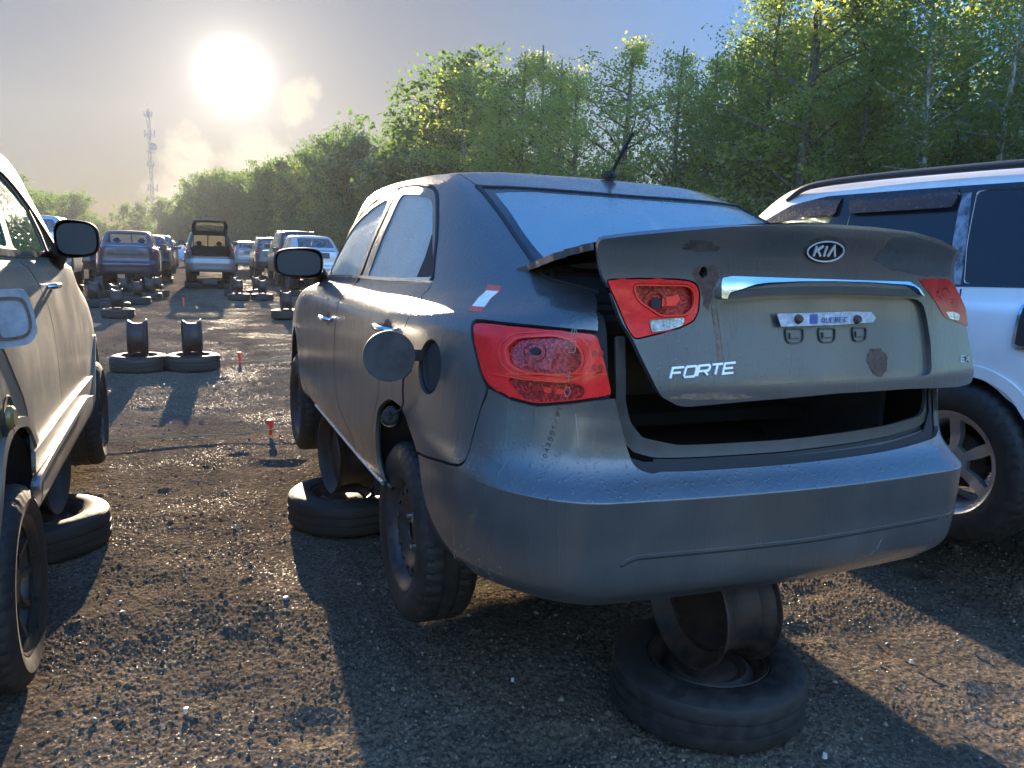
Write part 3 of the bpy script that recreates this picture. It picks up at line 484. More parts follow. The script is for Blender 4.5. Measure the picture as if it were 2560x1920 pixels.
LP={'outline':[(-0.615,1.185),(-0.593,1.1),(-0.573,1.073),(-0.54,0.989),(-0.515,0.956),(-0.484,0.889),(-0.449,0.821),(-0.423,0.798),(-0.379,0.786),(-0.214,0.797),(0.09,0.81),(0.375,0.81),(0.645,0.8),(0.721,0.806),(0.735,0.832),(0.718,0.904),(0.687,0.99),(0.586,1.131),(0.571,1.205),(0.456,1.231),(0.323,1.246),(0.171,1.251),(0.02,1.25),(-0.129,1.243),(-0.291,1.229),(-0.428,1.212),(-0.534,1.198)],'lamp':[(-0.585,1.094),(-0.549,1.023),(-0.529,0.977),(-0.51,0.949),(-0.448,0.963),(-0.385,0.98),(-0.349,0.997),(-0.337,1.023),(-0.336,1.066),(-0.343,1.086),(-0.361,1.097),(-0.398,1.101),(-0.5,1.1)],'lampR':[(0.408,1.119),(0.496,1.063),(0.562,1.008),(0.631,0.994),(0.705,0.978),(0.681,1.038),(0.609,1.1),(0.56,1.123),(0.47,1.124)],'white':[(-0.472,0.998),(-0.464,0.969),(-0.421,0.976),(-0.385,0.986),(-0.379,1.002),(-0.382,1.005),(-0.426,1.002)],'whiteR':[(0.563,1.026),(0.591,1.005),(0.641,0.999),(0.646,1.017),(0.616,1.025)],'chrome':[(-0.289,1.055),(-0.29,1.079),(-0.28,1.094),(-0.209,1.106),(-0.111,1.114),(-0.004,1.118),(0.114,1.12),(0.246,1.119),(0.319,1.117),(0.366,1.104),(0.424,1.07),(0.41,1.073),(0.382,1.087),(0.356,1.091),(0.197,1.095),(0.07,1.095),(-0.045,1.092),(-0.15,1.086),(-0.262,1.073),(-0.27,1.064),(-0.272,1.054)],'garnish':[(-0.269,1.056),(-0.268,1.07),(-0.247,1.073),(-0.15,1.085),(-0.044,1.091),(0.071,1.094),(0.198,1.094),(0.365,1.089),(0.407,1.072),(0.277,1.073),(0.079,1.074),(-0.091,1.07),(-0.193,1.063)],'recess':[(-0.283,1.045),(-0.264,0.99),(-0.237,0.931),(-0.209,0.88),(-0.18,0.845),(-0.154,0.838),(0.023,0.842),(0.213,0.844),(0.437,0.842),(0.471,0.845),(0.489,0.856),(0.49,0.93),(0.473,1.004),(0.449,1.048),(0.413,1.063),(0.083,1.066),(-0.141,1.058)],'emblem':[(-0.045,1.18),(0.013,1.209),(0.08,1.185),(0.02,1.154)],'embc':[(0.016,1.187)],'platestrip':[(-0.11,1.019),(0.219,1.026),(0.24,1.01),(0.229,0.998),(0.091,0.991),(-0.097,0.986)],'forte':[(-0.426,0.855),(-0.251,0.87),(-0.42,0.885),(-0.254,0.889)],'ex':[(0.643,0.895),(0.704,0.892),(0.702,0.872),(0.641,0.875)],'rust':[(-0.326,1.112),(-0.361,1.121),(-0.334,1.134),(-0.307,1.133),(-0.284,1.109),(-0.296,1.074),(-0.299,1.028),(-0.332,1.052)],'rust2':[(0.25,0.889)],'dents':[(-0.043,0.961),(0.068,0.962),(0.189,0.964)]}
# ---------------------------------------------------------------- wheels
def axle_matrix(c, side): return Matrix.Translation(c) @ Matrix.Rotation(side*PI/2, 4, 'Y')
def tyre_mesh(name, parent, mw, R=.31, r=.2, w=.2, seg=96, tread=True):
    mb = MB(); h = w/2
    prof = [(r, -h*.72), (r+.012, -h*.9), (r+.035, -h), (r+(R-r)*.55, -h*1.04), (R-.022, -h*.93), (R-.007, -h*.80), (R, -h*.62), (R, -h*.30), (R-.006, -h*.27), (R-.006, -h*.22), (R, -h*.19), (R+.001, 0)]
    prof = prof+[(a, -b) for a, b in prof[-2::-1]]
    rings = []
    for j, (a, z) in enumerate(prof):
        ring = []
        for i in range(seg):
            t = 2*PI*i/seg; rr = a
            if tread and abs(z) > h*.29 and a > R-.03 and ((i+(j//2)) % 4 == 0): rr = a-.006
            ring.append(mb.bm.verts.new(mw @ Vector((rr*math.cos(t), rr*math.sin(t), z))))
        rings.append(ring)
    for a, b in zip(rings[:-1], rings[1:]):
        for i in range(seg): mb.bm.faces.new((a[i], a[(i+1) % seg], b[(i+1) % seg], b[i]))
    return mb.build(name, M['rubber'], parent, 28)
def barrel_prof(r, w):
    h = w/2
    return [(r+.012, h), (r+.014, h-.006), (r-.002, h-.012), (r-.008, h-.03), (r-.03, h-.05), (r-.036, 0), (r-.026, -h+.05), (r-.006, -h+.03), (r, -h+.012), (r+.014, -h+.006), (r+.012, -h),
            (r+.004, -h), (r-.012, -h+.03), (r-.04, -h+.055), (r-.046, 0), (r-.036, h-.055), (r-.016, h-.03), (r+.002, h-.004), (r+.012, h)]
def circ(r, n=40, cx=0, cy=0, sx=1, sy=1, rot=0.): return [(cx+r*sx*math.cos(2*PI*i/n)*math.cos(rot)-r*sy*math.sin(2*PI*i/n)*math.sin(rot), cy+r*sx*math.cos(2*PI*i/n)*math.sin(rot)+r*sy*math.sin(2*PI*i/n)*math.cos(rot)) for i in range(n)]
def rim_faces(parent, mw, r, w, kind, mat, phase=0.):
    """barrel plus the pressed or cast face of a wheel, outward is local +z"""
    mb = MB(); mb.lathe(barrel_prof(r, w), 64, mw); mb.build('rim', mat, parent, 40)
    h = w/2
    def S0(a, b, f):
        rr = np.hypot(a, b); z = f(rr); P = np.stack([a, b, z], -1); A = np.array(mw); return P @ A[:3, :3].T+A[:3, 3]
    if kind == 'steel':
        f = lambda q: h-.052+np.interp(q, [0, .03, .05, .085, .10, .135, .165, r-.02], [.012, .012, -.004, -.004, .004, .026, .016, -.012])
        holes = [circ(.0145, 14, .140*math.cos(t), .140*math.sin(t), 1, 1.25, t) for t in [2*PI*i/14+phase for i in range(14)]]+[circ(.03, 20)]
        panel('wheel_face', lambda a, b: S0(a, b, f), circ(r-.014, 56), mat, parent, holes, 0, .004, 0, .012, .012, -1)
    else:
        n = {'alloy6': 6, 'alloy5': 5, 'alloy10': 10}[kind]; holes = []
        f = lambda q: h-.035+np.interp(q, [0, .05, .12, r-.01], [.004, .002, -.006, .012])
        for k in range(n):
            t0 = 2*PI*k/n+phase; sw = PI/n; wi = .021 if n < 8 else .009; ri = .075 if n < 8 else .06; ro = r-.022
            q = [(ri, t0+wi/ri*.9), (ro, t0+wi*1.2/ro), (ro, t0+sw), (ro, t0+2*sw-wi*1.2/ro), (ri, t0+2*sw-wi/ri*.9), (ri, t0+sw)]
            holes.append(rounded([(a*math.cos(b), a*math.sin(b)) for a, b in densify(q, .5, .12)], .006, 2))
        panel('wheel_face', lambda a, b: S0(a, b, f), circ(r-.006, 56), mat, parent, holes, 0, .03, 0, .015, .015, -1)
def wheel(car, c, side, R=.31, r=.19, w=.2, kind='steel', mat=None, rot=0., lug=True, phase=0.1, tread=True):
    e = empty('wheel'); e.parent = car
    mw = Matrix.Translation(c) @ Matrix.Rotation(rot, 4, 'Z') @ Matrix.Rotation(side*PI/2, 4, 'Y')
    tyre_mesh('tyre', e, mw, R, r, w, 176 if tread else 40, tread)
    rim_faces(e, mw, r, w*.92, kind, mat or M['steel_black'], phase)
    mb = MB()
    mb.lathe([(0, w*.46-.05), (.028, w*.46-.05), (.026, w*.46-.065), (.06, w*.46-.075), (.12, w*.46-.1), (.12, -.03), (.03, -.04), (0, -.04)], 20, mw)
    mb.build('hub', M['rim'], e, 40)
    if lug:
        mb = MB()
        for t in (.8, 3.3):
            mb.lathe([(0, .012), (.009, .012), (.011, 0), (.011, -.03)], 10, mw @ Matrix.Translation((.057*math.cos(t), .057*math.sin(t), w*.46-.05)))
        mb.build('lug_nut', M['chrome'], e)
    return e

# ---------------------------------------------------------------- common car bits
def P1(S, u, t, off=0.):
    p = S(np.array([u]), np.array([t]))[0]; n = normals(S, np.array([u]), np.array([t]))[0]; return Vector(p+n*off), Vector(n)
def door_handle(parent, S, u, t, mat, length=.17, flipu=1):
    p, n = P1(S, u, t); fwd = Vector((0, 1, 0)); fwd = (fwd-n*fwd.dot(n)).normalized(); up = n.cross(fwd)
    if up.z < 0: up = -up
    mb = MB(); L = length/2
    pts = [p+fwd*a+n*b for a, b in ((-L, .004), (-L*.9, .022), (-L*.5, .034), (0, .037), (L*.5, .034), (L*.85, .024), (L, .004))]
    mb.tube(pts, [.010, .012, .012, .012, .012, .012, .011], 10)
    h = mb.build('door_handle', mat, parent, 60)
    mb = MB(); seg = 20
    ring = [p+fwd*(.055*math.cos(2*PI*i/seg))+up*(.034*math.sin(2*PI*i/seg))+n*.0012 for i in range(seg)]
    mb.poly(ring); mb.build('handle_cup', M['black_plastic'], h)
    return h
def mirror(parent, c, side, w=.25, h=.16, d=.13, mat=None, armto=None, tilt=0.):
    mb = MB(); seg, rg_ = 28, 12; rings = []
    for j in range(rg_+1):
        a = j/rg_; y = -.5+a; s = (1-max(0, a-.12)**2.2*1.15)**.5 if a > .12 else .94+.5*a
        ring = []
        for i in range(seg):
            t = 2*PI*i/seg; ct, st = math.cos(t), math.sin(t); e = .62
            x = math.copysign(abs(ct)**e, ct)*w/2*s; z = math.copysign(abs(st)**e, st)*h/2*s*(1-.10*side*math.copysign(1, x)*abs(x)/w*2)
            ring.append(mb.bm.verts.new((c[0]+x, c[1]+y*d, c[2]+z+tilt*x)))
        rings.append(ring)
    for a, b in zip(rings[:-1], rings[1:]):
        for i in range(seg): mb.bm.faces.new((a[i], a[(i+1) % seg], b[(i+1) % seg], b[i]))
    mb.bm.faces.new(rings[-1])
    if armto: mb.tube([(c[0]-side*w*.42, c[1]+d*.1, c[2]-h*.28), armto], [.04, .045], 10)
    o = mb.build('mirror', mat or M['black_plastic'], parent, 50)
    gl = MB(); ring = []
    for i in range(seg):
        t = 2*PI*i/seg; ct, st = math.cos(t), math.sin(t); ring.append((c[0]+math.copysign(abs(ct)**.62, ct)*w/2*.86, c[1]-d*.5+.012, c[2]+math.copysign(abs(st)**.62, st)*h/2*.82))
    gl.poly(ring); gl.build('mirror_glass', M['mirror'], o); return o
m = NT('mirror_glass'); m.bsdf((.045, .045, .046), m.ramp(m.noise(20), .3, .7, .35, .6), 0., nrm=m.bump(m.voro(110), .2, .002)); M['mirror'] = m.m
m = NT('see_through_glass'); tp = m.n('ShaderNodeBsdfTransparent'); m.val(tp, 0, (.80, .84, .80)); gl_ = m.n('ShaderNodeBsdfGlossy'); m.val(gl_, 1, .05); fr_ = m.n('ShaderNodeFresnel'); mx_ = m.n('ShaderNodeMixShader'); m.l(fr_.outputs[0], mx_.inputs[0]); m.l(tp.outputs[0], mx_.inputs[1]); m.l(gl_.outputs[0], mx_.inputs[2]); m.l(mx_.outputs[0], m.out.inputs[0]); M['see_glass'] = m.m
def mir(p): return [(-a, b) for a, b in p]

# ---------------------------------------------------------------- the charcoal sedan
VAL = [(1.34, 1.5), (1.2, 1.60), (1.07, 1.62), (.65, 1.62), (.31, 1.61), (-.07, 1.60), (-.71, 1.62), (-1.93, 1.60), (-2.6, 1.5)]
def build_forte():
    car = empty('sedan', (1.50, 1.53, .35), (0, .012, 0))
    tag(car, 'charcoal sedan with sprung open trunk lid, its fuel flap hanging open', 'car')
    S = Surf(FORTE, (3, 2.5, 3.5)); F = FP; pm = M['forte']
    wedge = F['q_winedge']
    quarter = spline(wedge, 3)+[(7.25, 10.74), (7.72, 10.47), (8.12, 10.0), (8.27, 9.4), (8.32, 8.9), (8.98, 8.98), (8.92, 9.8), (8.62, 10.5), (8.2, 11.0), (7.2, 11.5), (5.8, 11.56), (4.5, 11.5), (3.4, 11.25)] \
        + spline(F['q_glassedge'], 3)+spline(F['q_gap'][:5], 3)+F['q_gap'][5:]+F['q_lampt'][1:5]+spline(F['q_lampt'][4:], 2)+spline(F['q_seam'], 2)+spline(F['q_arch'], 3)+F['q_archb'][1:]+[(5.43, .86), (5.62, .86)] \
        + spline(F['q_doorseam'], 2)+spline(F['q_doorseam2'], 3)
    fl = closed(F['flaphole'], 2)
    panel('quarter_panel', S, quarter, pm, car, [fl], 0, .012, .0018, .07, .13)
    panel('quarter_panel', S, mir(quarter), pm, car, [], 0, .012, .0018, .12, .22)
    B = F['Bseam']; Bs = spline(B, 3)
    rd = [(6.70, 8.93), (6.68, 9.5), (6.6, 10.1), (6.5, 10.9)]+[(a, b-.03) for a, b in spline(wedge, 3)[::-1]]+spline(F['q_doorseam2'], 3)[::-1]+spline(F['q_doorseam'], 2)[::-1]+[(5.63, .9), (6.30, .9)]+Bs[::-1]
    gR = rounded(F['glassR'][:-1], .12, 2)
    fs = [(8.25, 8.5)]+F['frontseam'][1:]
    fd = [(6.76, 8.93), (6.72, 9.5), (6.64, 10.1), (6.56, 10.88), (7.22, 10.70), (7.68, 10.44), (8.08, 9.97), (8.22, 9.4), (8.28, 8.93)]+spline(fs, 2)+[(7.9, .9), (6.34, .9)]+[(a+.01, b) for a, b in Bs[::-1]]
    gF = [(7.72, 8.98), (7.98, 9.2), (8.07, 9.45), (8.02, 9.8), (7.85, 10.05), (7.62, 10.22), (7.2, 10.47), (6.80, 10.62), (6.70, 10.55), (6.71, 10.1), (6.78, 9.55), (6.87, 8.98)]
    for sd in (1, -1):
        mm = (lambda p: p) if sd > 0 else mir
        d1 = panel('rear_door', S, mm(rd), pm, car, [mm(gR)], 0, .012, .0022, .08, .15)
        d2 = panel('front_door', S, mm(fd), pm, car, [mm(gF)], 0, .012, .0022, .08, .18)
        panel('window_glass', S, mm(gR), M['fog_glass'] if sd > 0 else M['see_glass'], d1, [], -.007, .004, -.004, .15, .2)
        panel('window_glass', S, mm(gF), M['fog_glass'] if sd > 0 else M['see_glass'], d2, [], -.007, .004, -.004, .15, .2)
        panel('corner_trim', S, mm([(5.10, 9.68), (5.0, 9.02), (5.43, 9.02)]), M['black_plastic'], d1, [], -.002, .004)
        mb = MB(); ribbon(mb, S, mm(densify([(4.99, 8.93), (8.2, 8.90)], .2, 1)[:17]), .013, .0, .007); mb.build('belt_moulding', M['chrome'], car, 60)
        mb = MB(); ribbon(mb, S, mm([(a+.01, b+.02) for a, b in spline(wedge, 3)]+[(7.25, 10.72), (7.72, 10.45), (8.10, 9.98), (8.24, 9.4)]), .014, -.004, .003); mb.build('window_seal', M['black_plastic'], car, 60)
        door_handle(d1, S, sd*F['handle_r'][0][0], F['handle_r'][0][1], M['chrome'])
        door_handle(d2, S, sd*F['handle_f'][0][0], F['handle_f'][0][1], M['chrome'])
        panel('side_sill', S, mm([(5.45, .05), (7.95, .05), (7.93, .86), (5.47, .86)]), M['forte_trim'], car, [], -.006, .01, 0, .2, .3)
        mb = MB(); ribbon(mb, S, mm(densify([(5.5, .80), (7.9, .80)], .2, 1)[:13]), .016, -.006, .006); mb.build('lit_sill_edge', M['alloy'], car, 60)  # silver strip puts the lit look of the pinch weld into its colour
        # fender with its wheel arch
        ar = []
        for k in range(17):
            a = math.radians(-25+k*230/16); y, z = 3.60+.355*math.cos(a), .26+.40*math.sin(a)
            u = 9+(y-3.6)/.6 if y > 3.6 else 9-(3.6-y)/.6; ar.append((u, float(np.interp(z, [.24, .3, .42, .56, .62, .70, .78], [0, 1, 2, 3, 4, 5, 6]))))
        fen = [(8.30, 8.93), (8.95, 8.9), (9.4, 8.0), (10.3, 7.5), (10.6, 7.3), (10.6, 3.0), (9.85, .4)]+[p for p in ar if True]+[(8.0, .86)]+spline(fs, 2)[::-1]
        panel('front_fender', S, mm(fen), pm, car, [], 0, .012, .002, .12, .2)
        lampP = F['lamp']
        ov = rounded([(2.72, 6.6), (2.86, 6.3), (2.80, 5.95), (2.62, 5.83), (2.05, 5.86), (1.93, 6.0), (1.90, 6.2), (1.96, 6.38), (2.08, 6.56), (2.3, 6.66)], .1, 3); tsg = rounded([(2.80, 5.66), (2.60, 5.36), (2.42, 5.33), (2.0, 5.46), (1.86, 5.50), (1.87, 5.66), (2.0, 5.70)], .08, 3)
        tl = panel('taillight', S, mm(rounded(lampP, .10, 2)), M['red'], car, [mm(ov), mm(tsg)], -.001, .010, .004, .06, .09)
        panel('lamp_pocket', S, mm(ov), M['facet'], tl, [], -.0105, .002, -.004, .06, .1)
        panel('turn_signal', S, mm(tsg), M['facet'], tl, [], -.0095, .002, -.004, .06, .08)
        if sd > 0:
            LS = lambda ps: [(a, b) for a, b in ps]
            mb = MB(); ribbon(mb, S, densify([(a, b) for a, b in ov], .1, .1), .006, -.009, .0015, True); ribbon(mb, S, densify([(2.45+(a-2.45)*1.22, 6.22+(b-6.22)*1.24) for a, b in ov], .1, .1), .003, -.001, .0012, True)
            ribbon(mb, S, densify([(3.0, 5.72), (2.6, 5.70), (2.1, 5.74), (1.85, 5.92), (1.62, 5.98)], .1, .2)[:-1], .0035, 0, .0032); mb.build('light_guide', M['red_hi'], tl, 60)
            [panel('reflector_bowl', S, circ(1, 26, 2.52, 6.28, .05+.045*k, .07+.068*k), M['facet'] if k else M['red_mid'], tl, [circ(1, 20, 2.52, 6.28, .02+.054*k, .03+.080*k)], -.0095+.002*k, .001, 0, .05, .08) for k in (0, 2)]
            panel('bulb', S, circ(1, 18, 2.50, 6.30, .06, .085), M['void'], tl, [], -.004, .006, 0, .05, .08)
            for cx, cy in ((1.76, 6.30), (1.66, 6.30), (1.74, 6.06), (1.64, 6.06)): panel('reflex_dot', S, circ(1, 14, cx, cy, .036, .062), M['red_mid'], tl, [], .0016, .001, 0, .05, .08)
            for cx in (2.5, 2.35, 2.2, 2.05):
                panel('signal_facet', S, rounded([(cx, 5.50), (cx-.09, 5.50), (cx-.09, 5.60), (cx, 5.60)], .02, 2), M['red_hi'] if cx in (2.35, 2.2) else M['red_mid'], tl, [], -.0075, .002, 0, .05, .05)
            mb = MB(); write(mb, S, '0+SU9', (2.02, 5.46), (.0, .24), (.075, 0), .9, .28, .0016, .0014, .0024); mb.build('pencil_writing', M['marker_light'], tl, 60)
        # mirror, wheels
        mirror(car, (-.93*sd, 2.97, 1.07), -sd, .27, .165, .14, M['black_plastic'], (-.80*sd, 3.02, 1.0))
    # roof and rear glass
    half = [(8.62, 10.52), (8.2, 11.02), (7.2, 11.52), (5.8, 11.58), (4.5, 11.52), (3.4, 11.27), (2.59, 10.73), (1.9, 10.70), (1.2, 10.68), (.5, 10.67), (0, 10.66)]
    roof = [(-12, 10.95), (-10, 10.95), (-9.0, 10.9)]+mir(half)+half[:-1][::-1]+[(9.0, 10.9), (10, 10.95), (12, 10.95), (12, 12.98), (-12, 12.98)]
    panel('roof', S, roof, pm, car, [], .0005, .01, 0, .1, .12)
    gl = F['g_o']; gpoly = gl+[(1.6, 9.04), (.8, 9.0), (0, 8.99), (-.8, 9.0), (-1.6, 9.04)]+mir(gl)[::-1]+[(-1.9, 10.64), (-1.0, 10.62), (0, 10.60), (1.0, 10.62), (1.9, 10.64)]
    rg = panel('rear_window', S, rounded(gpoly, .08, 2), M['fog_glass_rear'], car, [], -.003, .004, .002, .12, .12)
    gi = spline([(a, b) for a, b in F['g_i']], 3); inner = gi+[(1.5, 9.17), (.8, 9.13), (0, 9.12), (-.8, 9.13), (-1.5, 9.17)]+mir(gi)[::-1]+[(-1.0, 10.53), (0, 10.52), (1.0, 10.53)]
    panel('window_frit', S, rounded(gpoly, .08, 2), M['frit'], rg, [inner], -.0015, .001, .002, .12, .12)
    mb = MB(); ribbon(mb, S, densify(gpoly, .2, .2), .012, -.004, .004, True); mb.build('window_seal', M['black_plastic'], car, 60)
    panel('windshield', S, [(9.1, 9.05), (9.05, 9.9), (8.8, 10.5), (9.1, 10.85), (12, 10.9), (14.9, 10.85), (15.2, 10.5), (14.95, 9.9), (14.9, 9.05), (12, 9.0)], M['see_glass'], car, [], -.004, .004, 0, .2, .2)
    panel('hood', S, [(8.95, 8.95), (9.42, 8.0), (10.3, 7.5), (12, 7.4), (13.7, 7.5), (14.58, 8.0), (15.05, 8.95), (12, 8.9)], pm, car, [], 0, .01, .002, .2, .2)
    panel('front_bumper', S, [(9.9, .05), (10.62, 3.0), (10.62, 7.25), (12, 7.3), (13.38, 7.25), (13.38, 3.0), (14.1, .05)], pm, car, [], 0, .01, .002, .2, .3)
    # dark inner shell: what the shut lines and openings show
    arc = lambda c, r, s: [p for p in s]
    rarch = spline(F['q_arch'], 2)+[(5.44, .05), (4.2, .05)]
    farc = [(8.05, .05), (8.15, 1.5), (8.5, 3.2), (9.0, 3.9), (9.5, 3.3), (9.8, 1.2), (9.85, .05)]
    trunk = [(1.3, 4.35), (1.0, 4.1), (0, 4.05), (-.8, 4.1), (-1.5, 4.3), (-1.8, 4.8), (-1.75, 5.6), (-1.9, 7.5), (-2.3, 8.85), (2.3, 8.85), (1.75, 8.0), (1.5, 6.0)]
    panel('inner_body', S, [(-12, .05), (12, .05), (12, 8.85), (-12, 8.85)], M['void'], car, [rarch, mir(rarch), farc, mir(farc), trunk], -.015, .003, 0, .25, .4)
    mb = MB()
    mb.box((0, 2.1, .30), (1.4, 3.6, .05)); mb.box((0, 2.1, .62), (1.45, 2.9, .04)); mb.box((0, .85, .95), (1.2, .8, .03)); mb.box((0, 3.3, .9), (1.3, .5, .06))
    mb.build('underbody', M['void'], car)
    for y in (1.0, 3.6):
        for s in (-1, 1):
            mb = MB(); pts = [(math.cos(a)*.37, math.sin(a)*.37) for a in [PI*k/14-.1 for k in range(15)]]
            vs = [[mb.bm.verts.new((s*x, y+p, .24+q)) for p, q in pts] for x in (.85, .5)]
            for i in range(14): mb.bm.faces.new((vs[0][i], vs[0][i+1], vs[1][i+1], vs[1][i]))
            mb.bm.faces.new(vs[1]); mb.build('wheel_liner', M['void'], car)
    for s in (-1, 1):
        mb = MB(); mb.box((s*.36, 2.2, .75), (.5, .5, .25), bev=.06); mb.box((s*.36, 1.92, 1.0), (.48, .14, .6), Matrix.Rotation(.0, 3, 'X'), .05); mb.box((s*.36, 1.88, 1.33), (.24, .10, .14), bev=.04); mb.build('seat', M['cloth'], car)
    mb = MB(); mb.box((0, 1.25, .85), (1.2, .18, .5), bev=.06); mb.build('rear_seat', M['cloth'], car)
    # rear bumper
    mu = mir(F['b_l']); 
    bump = spline(F['b_l'], 2)+spline(F['b_arch'], 2)+[(2, .0), (0, .0), (-2, .0)]+spline(mir(F['b_arch'])[::-1], 2)+spline(mu[::-1], 2)+[(-2.729, 5.286), (-2.427, 5.246), (-2.158, 5.332), (-1.95, 5.34), (-2.06, 4.8), (-2.0, 4.33)] \
        + spline([(-1.9, 4.25), (-1.724, 4.14), (-1.322, 4.047), (-.9, 3.93), (-.494, 3.86), (.123, 3.81), (.638, 3.805), (.9, 3.83)], 3)+spline(F['b_notch'][::-1], 3)+F['b_lampb'][::-1]
    bp = panel('rear_bumper', S, bump, pm, car, [], 0, .012, .0018, .06, .07)
    mb = MB(); write(mb, S, '043551/91', (2.22, 4.15), (-.012, .115), (.05, .03), .8, .32, .0022, .0, .0006); mb.build('pencil_writing', M['marker'], bp, 60)
    mb = MB(); ribbon(mb, S, [(1.93, 5.16), (1.9, 4.9), (1.86, 4.65), (1.85, 4.45)], .0022, 0, .0004); mb.build('scratch', M['marker_light'], bp, 60)
    mb = MB(); mbr = random.Random(3)
    for k in range(46):
        u0 = mbr.uniform(2.75, 3.6) if k < 30 else mbr.uniform(-1.6, -.2); t0 = (mbr.uniform(.2, 1.0) if k < 30 else mbr.uniform(.5, 1.2))
        ribbon(mb, S, [(u0, t0+mbr.uniform(.15, .5)), (u0+.02, t0)], mbr.uniform(.0015, .004), 0, .0004)
    mb.build('scuff', M['scuff'], bp, 60)
    mb = MB(); ribbon(mb, S, spline(VAL, 4), .006, -.002, .0008); mb.build('valance_seam', M['void'], bp, 60)
    mb = MB(); ribbon(mb, S, spline([(a, b+.05) for a, b in VAL], 4), .007, -.001, .003); mb.build('valance_lip', pm, bp, 60)
    tn = lambda u: float(np.interp(u, [-1.7, -1.3, -.9, -.5, 0, .65, 1.0], [4.14, 4.05, 3.93, 3.86, 3.81, 3.80, 3.84]))
    us = [-1.62+.18*k for k in range(16)]
    def band(a, b, lo=-1.75, hi=1.05):
        u_ = [u for u in us if lo < u < hi]; return [(u, tn(u)+a) for u in u_]+[(u, tn(u)+b) for u in u_[::-1]]
    panel('sill_plate', S, band(-.1, .34), M['black_plastic'], car, [], -.03, .004, 0, .1, .1)
    mb = MB(); ribbon(mb, S, [(u, tn(u)+.20) for u in us], .012, -.03, -.018); mb.build('weather_strip', M['forte_trim'], car, 60)
    jam = [(1.42, 6.6), (1.30, 5.2), (1.20, 4.6), (1.08, 4.32)]+[(u, tn(u)+.36) for u in us[::-1] if -1.6 < u < 1.0]+[(-1.78, 4.6), (-1.9, 5.0), (-1.85, 5.9), (-1.70, 5.9), (-1.72, 5.05), (-1.62, 4.82)]+[(u, tn(u)+.62) for u in us if -1.5 < u < .85]+[(1.0, 4.62), (1.12, 4.95), (1.20, 5.4), (1.28, 6.6)]
    panel('trunk_jamb', S, rounded(jam, .04, 2), M['forte_trim'], car, [], -.022, .01, 0, .08, .1)
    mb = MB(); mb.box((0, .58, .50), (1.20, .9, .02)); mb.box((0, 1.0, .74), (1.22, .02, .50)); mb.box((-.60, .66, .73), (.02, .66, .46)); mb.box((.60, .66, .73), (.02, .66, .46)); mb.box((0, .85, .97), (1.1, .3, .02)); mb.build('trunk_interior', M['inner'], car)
    # ---------------- trunk lid, sprung open
    ZK = np.array([.70, .78, .84, .92, 1.0, 1.06, 1.12, 1.18, 1.225, 1.255, 1.28]); YK = np.array([.05, .03, .03, .045, .058, .062, .062, .054, .035, .03, .045])
    zf = np.linspace(.7, 1.28, 117); yf = np.interp(zf, ZK, YK)
    for _ in range(3): yf[2:-2] = (yf[:-4]+yf[1:-3]+yf[2:-2]+yf[3:-1]+yf[4:])/5
    def LSf(o=0.):
        def f(x, z): x = np.asarray(x, float); z = np.asarray(z, float); return np.stack([x, np.interp(z, zf, yf)+.17*x*x+o, z], -1)
        return f
    LS = LSf()
    out = [LP['outline'][0]]+LP['outline'][1:8]+spline(LP['outline'][7:9], 2)+LP['outline'][9:]
    out = rounded(out, .02, 3)
    rec = rounded(LP['recess'], .015, 3); lmp = rounded(LP['lamp'], .012, 3); lmr = rounded(LP['lampR'], .012, 3)
    lmr = [(min(a, .70), b) for a, b in lmr]
    hole = [(-.334+.012*math.cos(t)*random.uniform(.8, 1.2), 1.118+.014*math.sin(t)*random.uniform(.8, 1.2)) for t in np.linspace(0, 2*PI, 12)[:-1]]
    lid = panel('trunk_lid', LS, out, pm, car, [rec, lmp, hole], 0, .022, 0, .02, .02, -1)
    panel('plate_recess', LS, rec, pm, lid, [], -.014, .004, -.002, .02, .02, -1)
    c0 = rounded([(-.515, 1.082), (-.37, 1.084), (-.352, 1.068), (-.352, 1.030), (-.372, 1.012), (-.44, 1.008), (-.475, 1.030), (-.50, 1.045)], .014, 3)
    tl = panel('taillight', LS, lmp, M['red'], lid, [c0], -.001, .016, .004, .02, .02, -1)
    panel('lamp_pocket', LS, c0, M['facet'], tl, [], -.015, .002, -.003, .02, .02, -1)
    [panel('reflector_bowl', LS, circ(.012+.008*k, 26, -.452, 1.042), M['facet'] if k else M['red_mid'], tl, [circ(.004+.010*k, 20, -.452, 1.042)], -.013+.004*k, .001, 0, .02, .02, -1) for k in (0, 2)]
    mb = MB(); ribbon(mb, LS, densify(c0, .02, .02), .004, -.008, .0015, True, -1); mb.build('light_guide', M['red_hi'], tl, 60)
    panel('bulb', LS, circ(.0135, 18, -.452, 1.040), M['void'], tl, [], -.003, .004, 0, .02, .02, -1)
    panel('reflector', LS, [(-.435, 1.052), (-.392, 1.062), (-.388, 1.050), (-.40, 1.034), (-.436, 1.032)], M['red_hi'], tl, [], -.006, .002, 0, .02, .02, -1)
    wl = rounded(LP['white'], .006, 2)
    panel('reverse_lens', LS, wl, M['clear_lens'], tl, [], .0015, .002, 0, .02, .02, -1)
    mb = MB(); ribbon(mb, LS, densify(wl, .02, .02), .0015, .0015, .003, True, -1); mb.build('lens_edge', M['chrome'], tl, 60)
    tr = panel('taillight', LS, lmr, M['red_mid'], lid, [], .0015, .003, .001, .03, .03, -1)
    for k in range(9):
        x0, z0 = random.uniform(.50, .62), random.uniform(1.04, 1.10); panel('reflex_facet', LS, [(x0+random.uniform(-.014, .014), z0+random.uniform(-.01, .01)) for _ in range(3)]+[(x0+.012, z0)], M['red_hi'] if k % 2 else M['red_dark'], tr, [], .0022+.0002*k, .0006, 0, .03, .03, -1)
